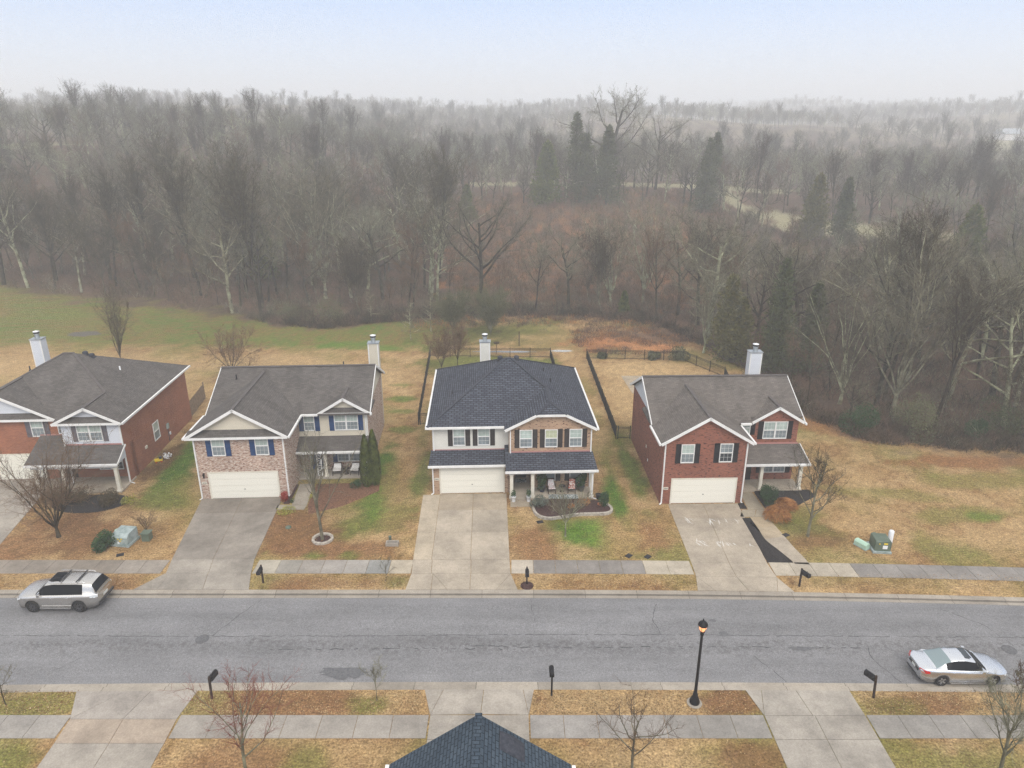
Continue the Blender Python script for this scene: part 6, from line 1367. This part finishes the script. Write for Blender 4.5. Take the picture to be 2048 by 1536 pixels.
# the wood beyond: one mass, scattered by geometry nodes from real trees of the wood
def far_wood(points):
    me = bpy.data.meshes.new('far_wood'); me.from_pydata([(x, y, hz(x, y)-.2) for x, y, _ in points], [], [])
    o = link(bpy.data.objects.new('far_wood', me)); tag(o, 'far-off bare wood fading into the mist behind the nearer trees', 'wood', None, 'stuff')
    ng = bpy.data.node_groups.new('far_wood', 'GeometryNodeTree'); ng.interface.new_socket('Geometry', in_out='INPUT', socket_type='NodeSocketGeometry'); ng.interface.new_socket('Geometry', in_out='OUTPUT', socket_type='NodeSocketGeometry')
    N = ng.nodes; Lk = ng.links; gi = N.new('NodeGroupInput'); go = N.new('NodeGroupOutput'); j = N.new('GeometryNodeGeometryToInstance')
    inst = N.new('GeometryNodeInstanceOnPoints'); join = N.new('GeometryNodeJoinGeometry')
    roots = {}
    for ob in COL.objects:
        if ob.name.startswith('bare_tree') and ob.type == 'EMPTY' and len(ob.children) == 2:
            for ch in ob.children: roots.setdefault(ch.data.name, ob)
    want = [v[0].name for v in VAR]
    for w in want:
        if w not in roots: continue
        ob = roots[w]; jj = N.new('GeometryNodeJoinGeometry')
        for ch in ob.children:
            oi = N.new('GeometryNodeObjectInfo'); oi.inputs['Object'].default_value = ch; oi.inputs['As Instance'].default_value = False; oi.transform_space = 'ORIGINAL'
            Lk.new(oi.outputs['Geometry'], jj.inputs[0])
        g2 = N.new('GeometryNodeGeometryToInstance'); Lk.new(jj.outputs[0], g2.inputs[0]); Lk.new(g2.outputs[0], join.inputs[0])
    Lk.new(gi.outputs[0], inst.inputs['Points']); Lk.new(join.outputs[0], inst.inputs['Instance']); inst.inputs['Pick Instance'].default_value = True
    rv = N.new('FunctionNodeRandomValue'); rv.data_type = 'FLOAT_VECTOR'; rv.inputs[0].default_value = (-.05,-.05,0); rv.inputs[1].default_value = (.05,.05,6.28); Lk.new(rv.outputs[0], inst.inputs['Rotation'])
    ri = N.new('FunctionNodeRandomValue'); ri.data_type = 'INT'; ri.inputs[4].default_value = 0; ri.inputs[5].default_value = 7; Lk.new(ri.outputs[2], inst.inputs['Instance Index'])
    rs = N.new('FunctionNodeRandomValue'); rs.data_type = 'FLOAT'; rs.inputs[2].default_value = .5; rs.inputs[3].default_value = .9; rs.inputs['Seed'].default_value = 4; Lk.new(rs.outputs[1], inst.inputs['Scale'])
    Lk.new(inst.outputs[0], go.inputs[0])
    md = o.modifiers.new('scatter', 'NODES'); md.node_group = ng
far_wood(rest)

# undergrowth: thickets of thin stems, nobody could count them
def brush(name, n, mats, region, label, hmin=.6, hmax=2.2, w=.045, per=26, seed=5, sp=.9):
    r = random.Random(seed); mb = MB(); c = 0; t = 0
    while c < n and t < n*30:
        t += 1; q = region(r)
        if q is None: continue
        x, y, s = q; z = hz(x, y); c += 1; mi = r.randrange(len(mats)); H = r.uniform(hmin, hmax)*s
        for k in range(per):
            p = Vector((x+r.gauss(0,.35*sp), y+r.gauss(0,.35*sp), z-.05+r.random()*.3*H)); d = Vector((r.gauss(0,.5),r.gauss(0,.5),1)).normalized()
            mb.sliver(p, p+d*H*r.uniform(.3,.9), w, r, mi)
            e = p+d*H*.4; mb.sliver(e, e+Vector((r.gauss(0,.6),r.gauss(0,.6),.6)).normalized()*H*.4, w*.8, r, mi)
    o = mb.build(name, [M[m] for m in mats], None, False); return tag(o, label, 'undergrowth', None, 'stuff')
def reg_wood(r):
    y = 54+(185-54)*r.random()**1.4; x = r.uniform(-.8*y-10, .8*y+10); e = edgeY(x)
    if y < e+.5 or inpoly(x, y, CLEAR) or infield(x, y) or (20 < x < 27 and y < 78): return None
    return x, y, 1
def reg_edge(r):
    x = r.uniform(-40, 66); e = edgeY(x)+fbm(x, 3, .3, 3)*1.5
    if x < -28 and r.random() > smoothstep(-40, -28, x): return None
    e = e; y = e+abs(r.gauss(0, 2.2))-.3
    if x < 24 and -2 < x and False: return None
    return x, y, (.75 if x > 22 else 1.0)
def reg_clear(r):
    x = r.uniform(-14, 52); y = 102+100*r.random()**1.5
    return (x, y, 1) if inpoly(x, y, CLEAR) else None
brush('undergrowth', 3600, ['twig_dark','twig_grey','brush','bark_dark'], reg_wood, 'grey brown undergrowth filling the floor of the wood', .9, 3.0, .05, 16, 5, 1.3)
brush('bramble_thicket', 1700, ['brush','twig_dark','brown_shrub','twig_dark'], reg_edge, 'tangled brown bramble thicket along the edge of the wood', .5, 1.9, .045, 26, 6, 1.1)
brush('reddish_scrub', 3400, ['twig_red','brush','twig_grey','brown_shrub','twig_red'], reg_clear, 'reddish brown scrub covering the clearing behind the centre houses', .7, 2.6, .05, 18, 7, 1.4)
def reg_or(r):
    x = r.uniform(8, 26); y = r.uniform(82.6, 97)
    return (x, y, .5) if ((x-15)/9)**2+((y-89)/6.5)**2 < 1 and fbm(x,y,.3,2) > -.15 else None
def reg_ctr(r):
    x = r.uniform(-14, 20); y = edgeY(x)-2+r.gauss(0, 2.0); return (x, y, .55)
brush('dry_brush', 420, ['brush','brown_shrub','orange_grass','twig_red'], reg_ctr, 'orange brown tangled brush behind the centre back fences', .5, 1.9, .04, 20, 12)
brush('dry_weeds', 520, ['brush','orange_grass','brush'], reg_or, 'rusty dry weeds beyond the rear fences', .5, 1.3, .04, 20, 8)

# loose blades and fallen leaves on the lawns
def tufts():
    r = random.Random(77); mb = MB(); mats = [leafmat('straw_blades', (.25,.16,.07), (.62,.46,.25)), leafmat('fallen_leaves', (.12,.055,.03), (.30,.15,.07)), leafmat('green_blades', (.05,.09,.02), (.16,.2,.05)), leafmat('dark_blades', (.06,.04,.02), (.14,.10,.045))]
    slabz = [((-24,-15.9),(39.2,47.5)), ((-6.8,-.1),(39.2,48)), ((11.4,19.1),(38.6,48)), ((-40.5,-33.9),(39,50))]
    n = 0
    while n < 105000:
        u = r.random()
        if u < .13: y = r.uniform(14, 24.9); hw = 24
        elif u < .26: y = r.uniform(26.4, 27.9); hw = 27
        elif u < .36: y = r.uniform(36.15, 37.6); hw = 34
        elif u < .80: y = r.uniform(39.25, 56); hw = 44
        else: y = r.uniform(56, 86); hw = 60
        x = r.uniform(-hw, hw)
        if y < 28 and (-21.5 < x < -15.7 or -4.4 < x < 1.1 or 11.6 < x < 17): continue
        if y > 36 and y < 38 and (-23 < x < -15.9 or -6.5 < x < .4 or 11.2 < x < 17): continue
        if any(a[0] < x < a[1] and b[0] < y < b[1] for a, b in slabz): continue
        if x > 19 and y < 39.6 and y > 38.3 and False: continue
        if y > 36 and y > edgeY(x)+1: continue
        c = gcolor(x, y); n += 1; br = (c.x+c.y)/2; gr = c.y/c.x
        v = r.random()
        mi = 2 if gr > 1.0 and v < .8 else 1 if (c.x < .26 and v < .65) or v < .12 else 3 if v < .36 else 0
        s_ = r.uniform(.02, .055)*(1 if y < 56 else 1.5); a = r.uniform(0, 6.283); t_ = r.uniform(0, .8); p = Vector((x, y, .012+.02*r.random()))
        d = Vector((math.cos(a), math.sin(a), t_))*s_; e = Vector((-math.sin(a), math.cos(a), r.uniform(-.1,.3)))*s_*.55
        mb.face([p-e, p+d, p+e], mi)
    tag(mb.build('grass', mats, None, False), 'loose dry grass blades and fallen leaves scattered over the lawns', 'grass', None, 'stuff')
tufts()

# ---------------------------------------------------------------- mist
m = bpy.data.materials.new('mist'); m.use_nodes = True; nt = m.node_tree; nt.nodes.remove(nt.nodes['Principled BSDF'])
pv = nt.nodes.new('ShaderNodeVolumePrincipled'); pv.inputs['Color'].default_value = (.99,.995,1,1); pv.inputs['Density'].default_value = HAZE = .00135; pv.inputs['Anisotropy'].default_value = 0.0
nt.links.new(pv.outputs[0], nt.nodes['Material Output'].inputs['Volume'])
tag(MB().box(-1750,1750,-300,1750,-2,105).build('haze', m, None, False), 'even pale mist lying over the whole place', 'mist', None, 'stuff')
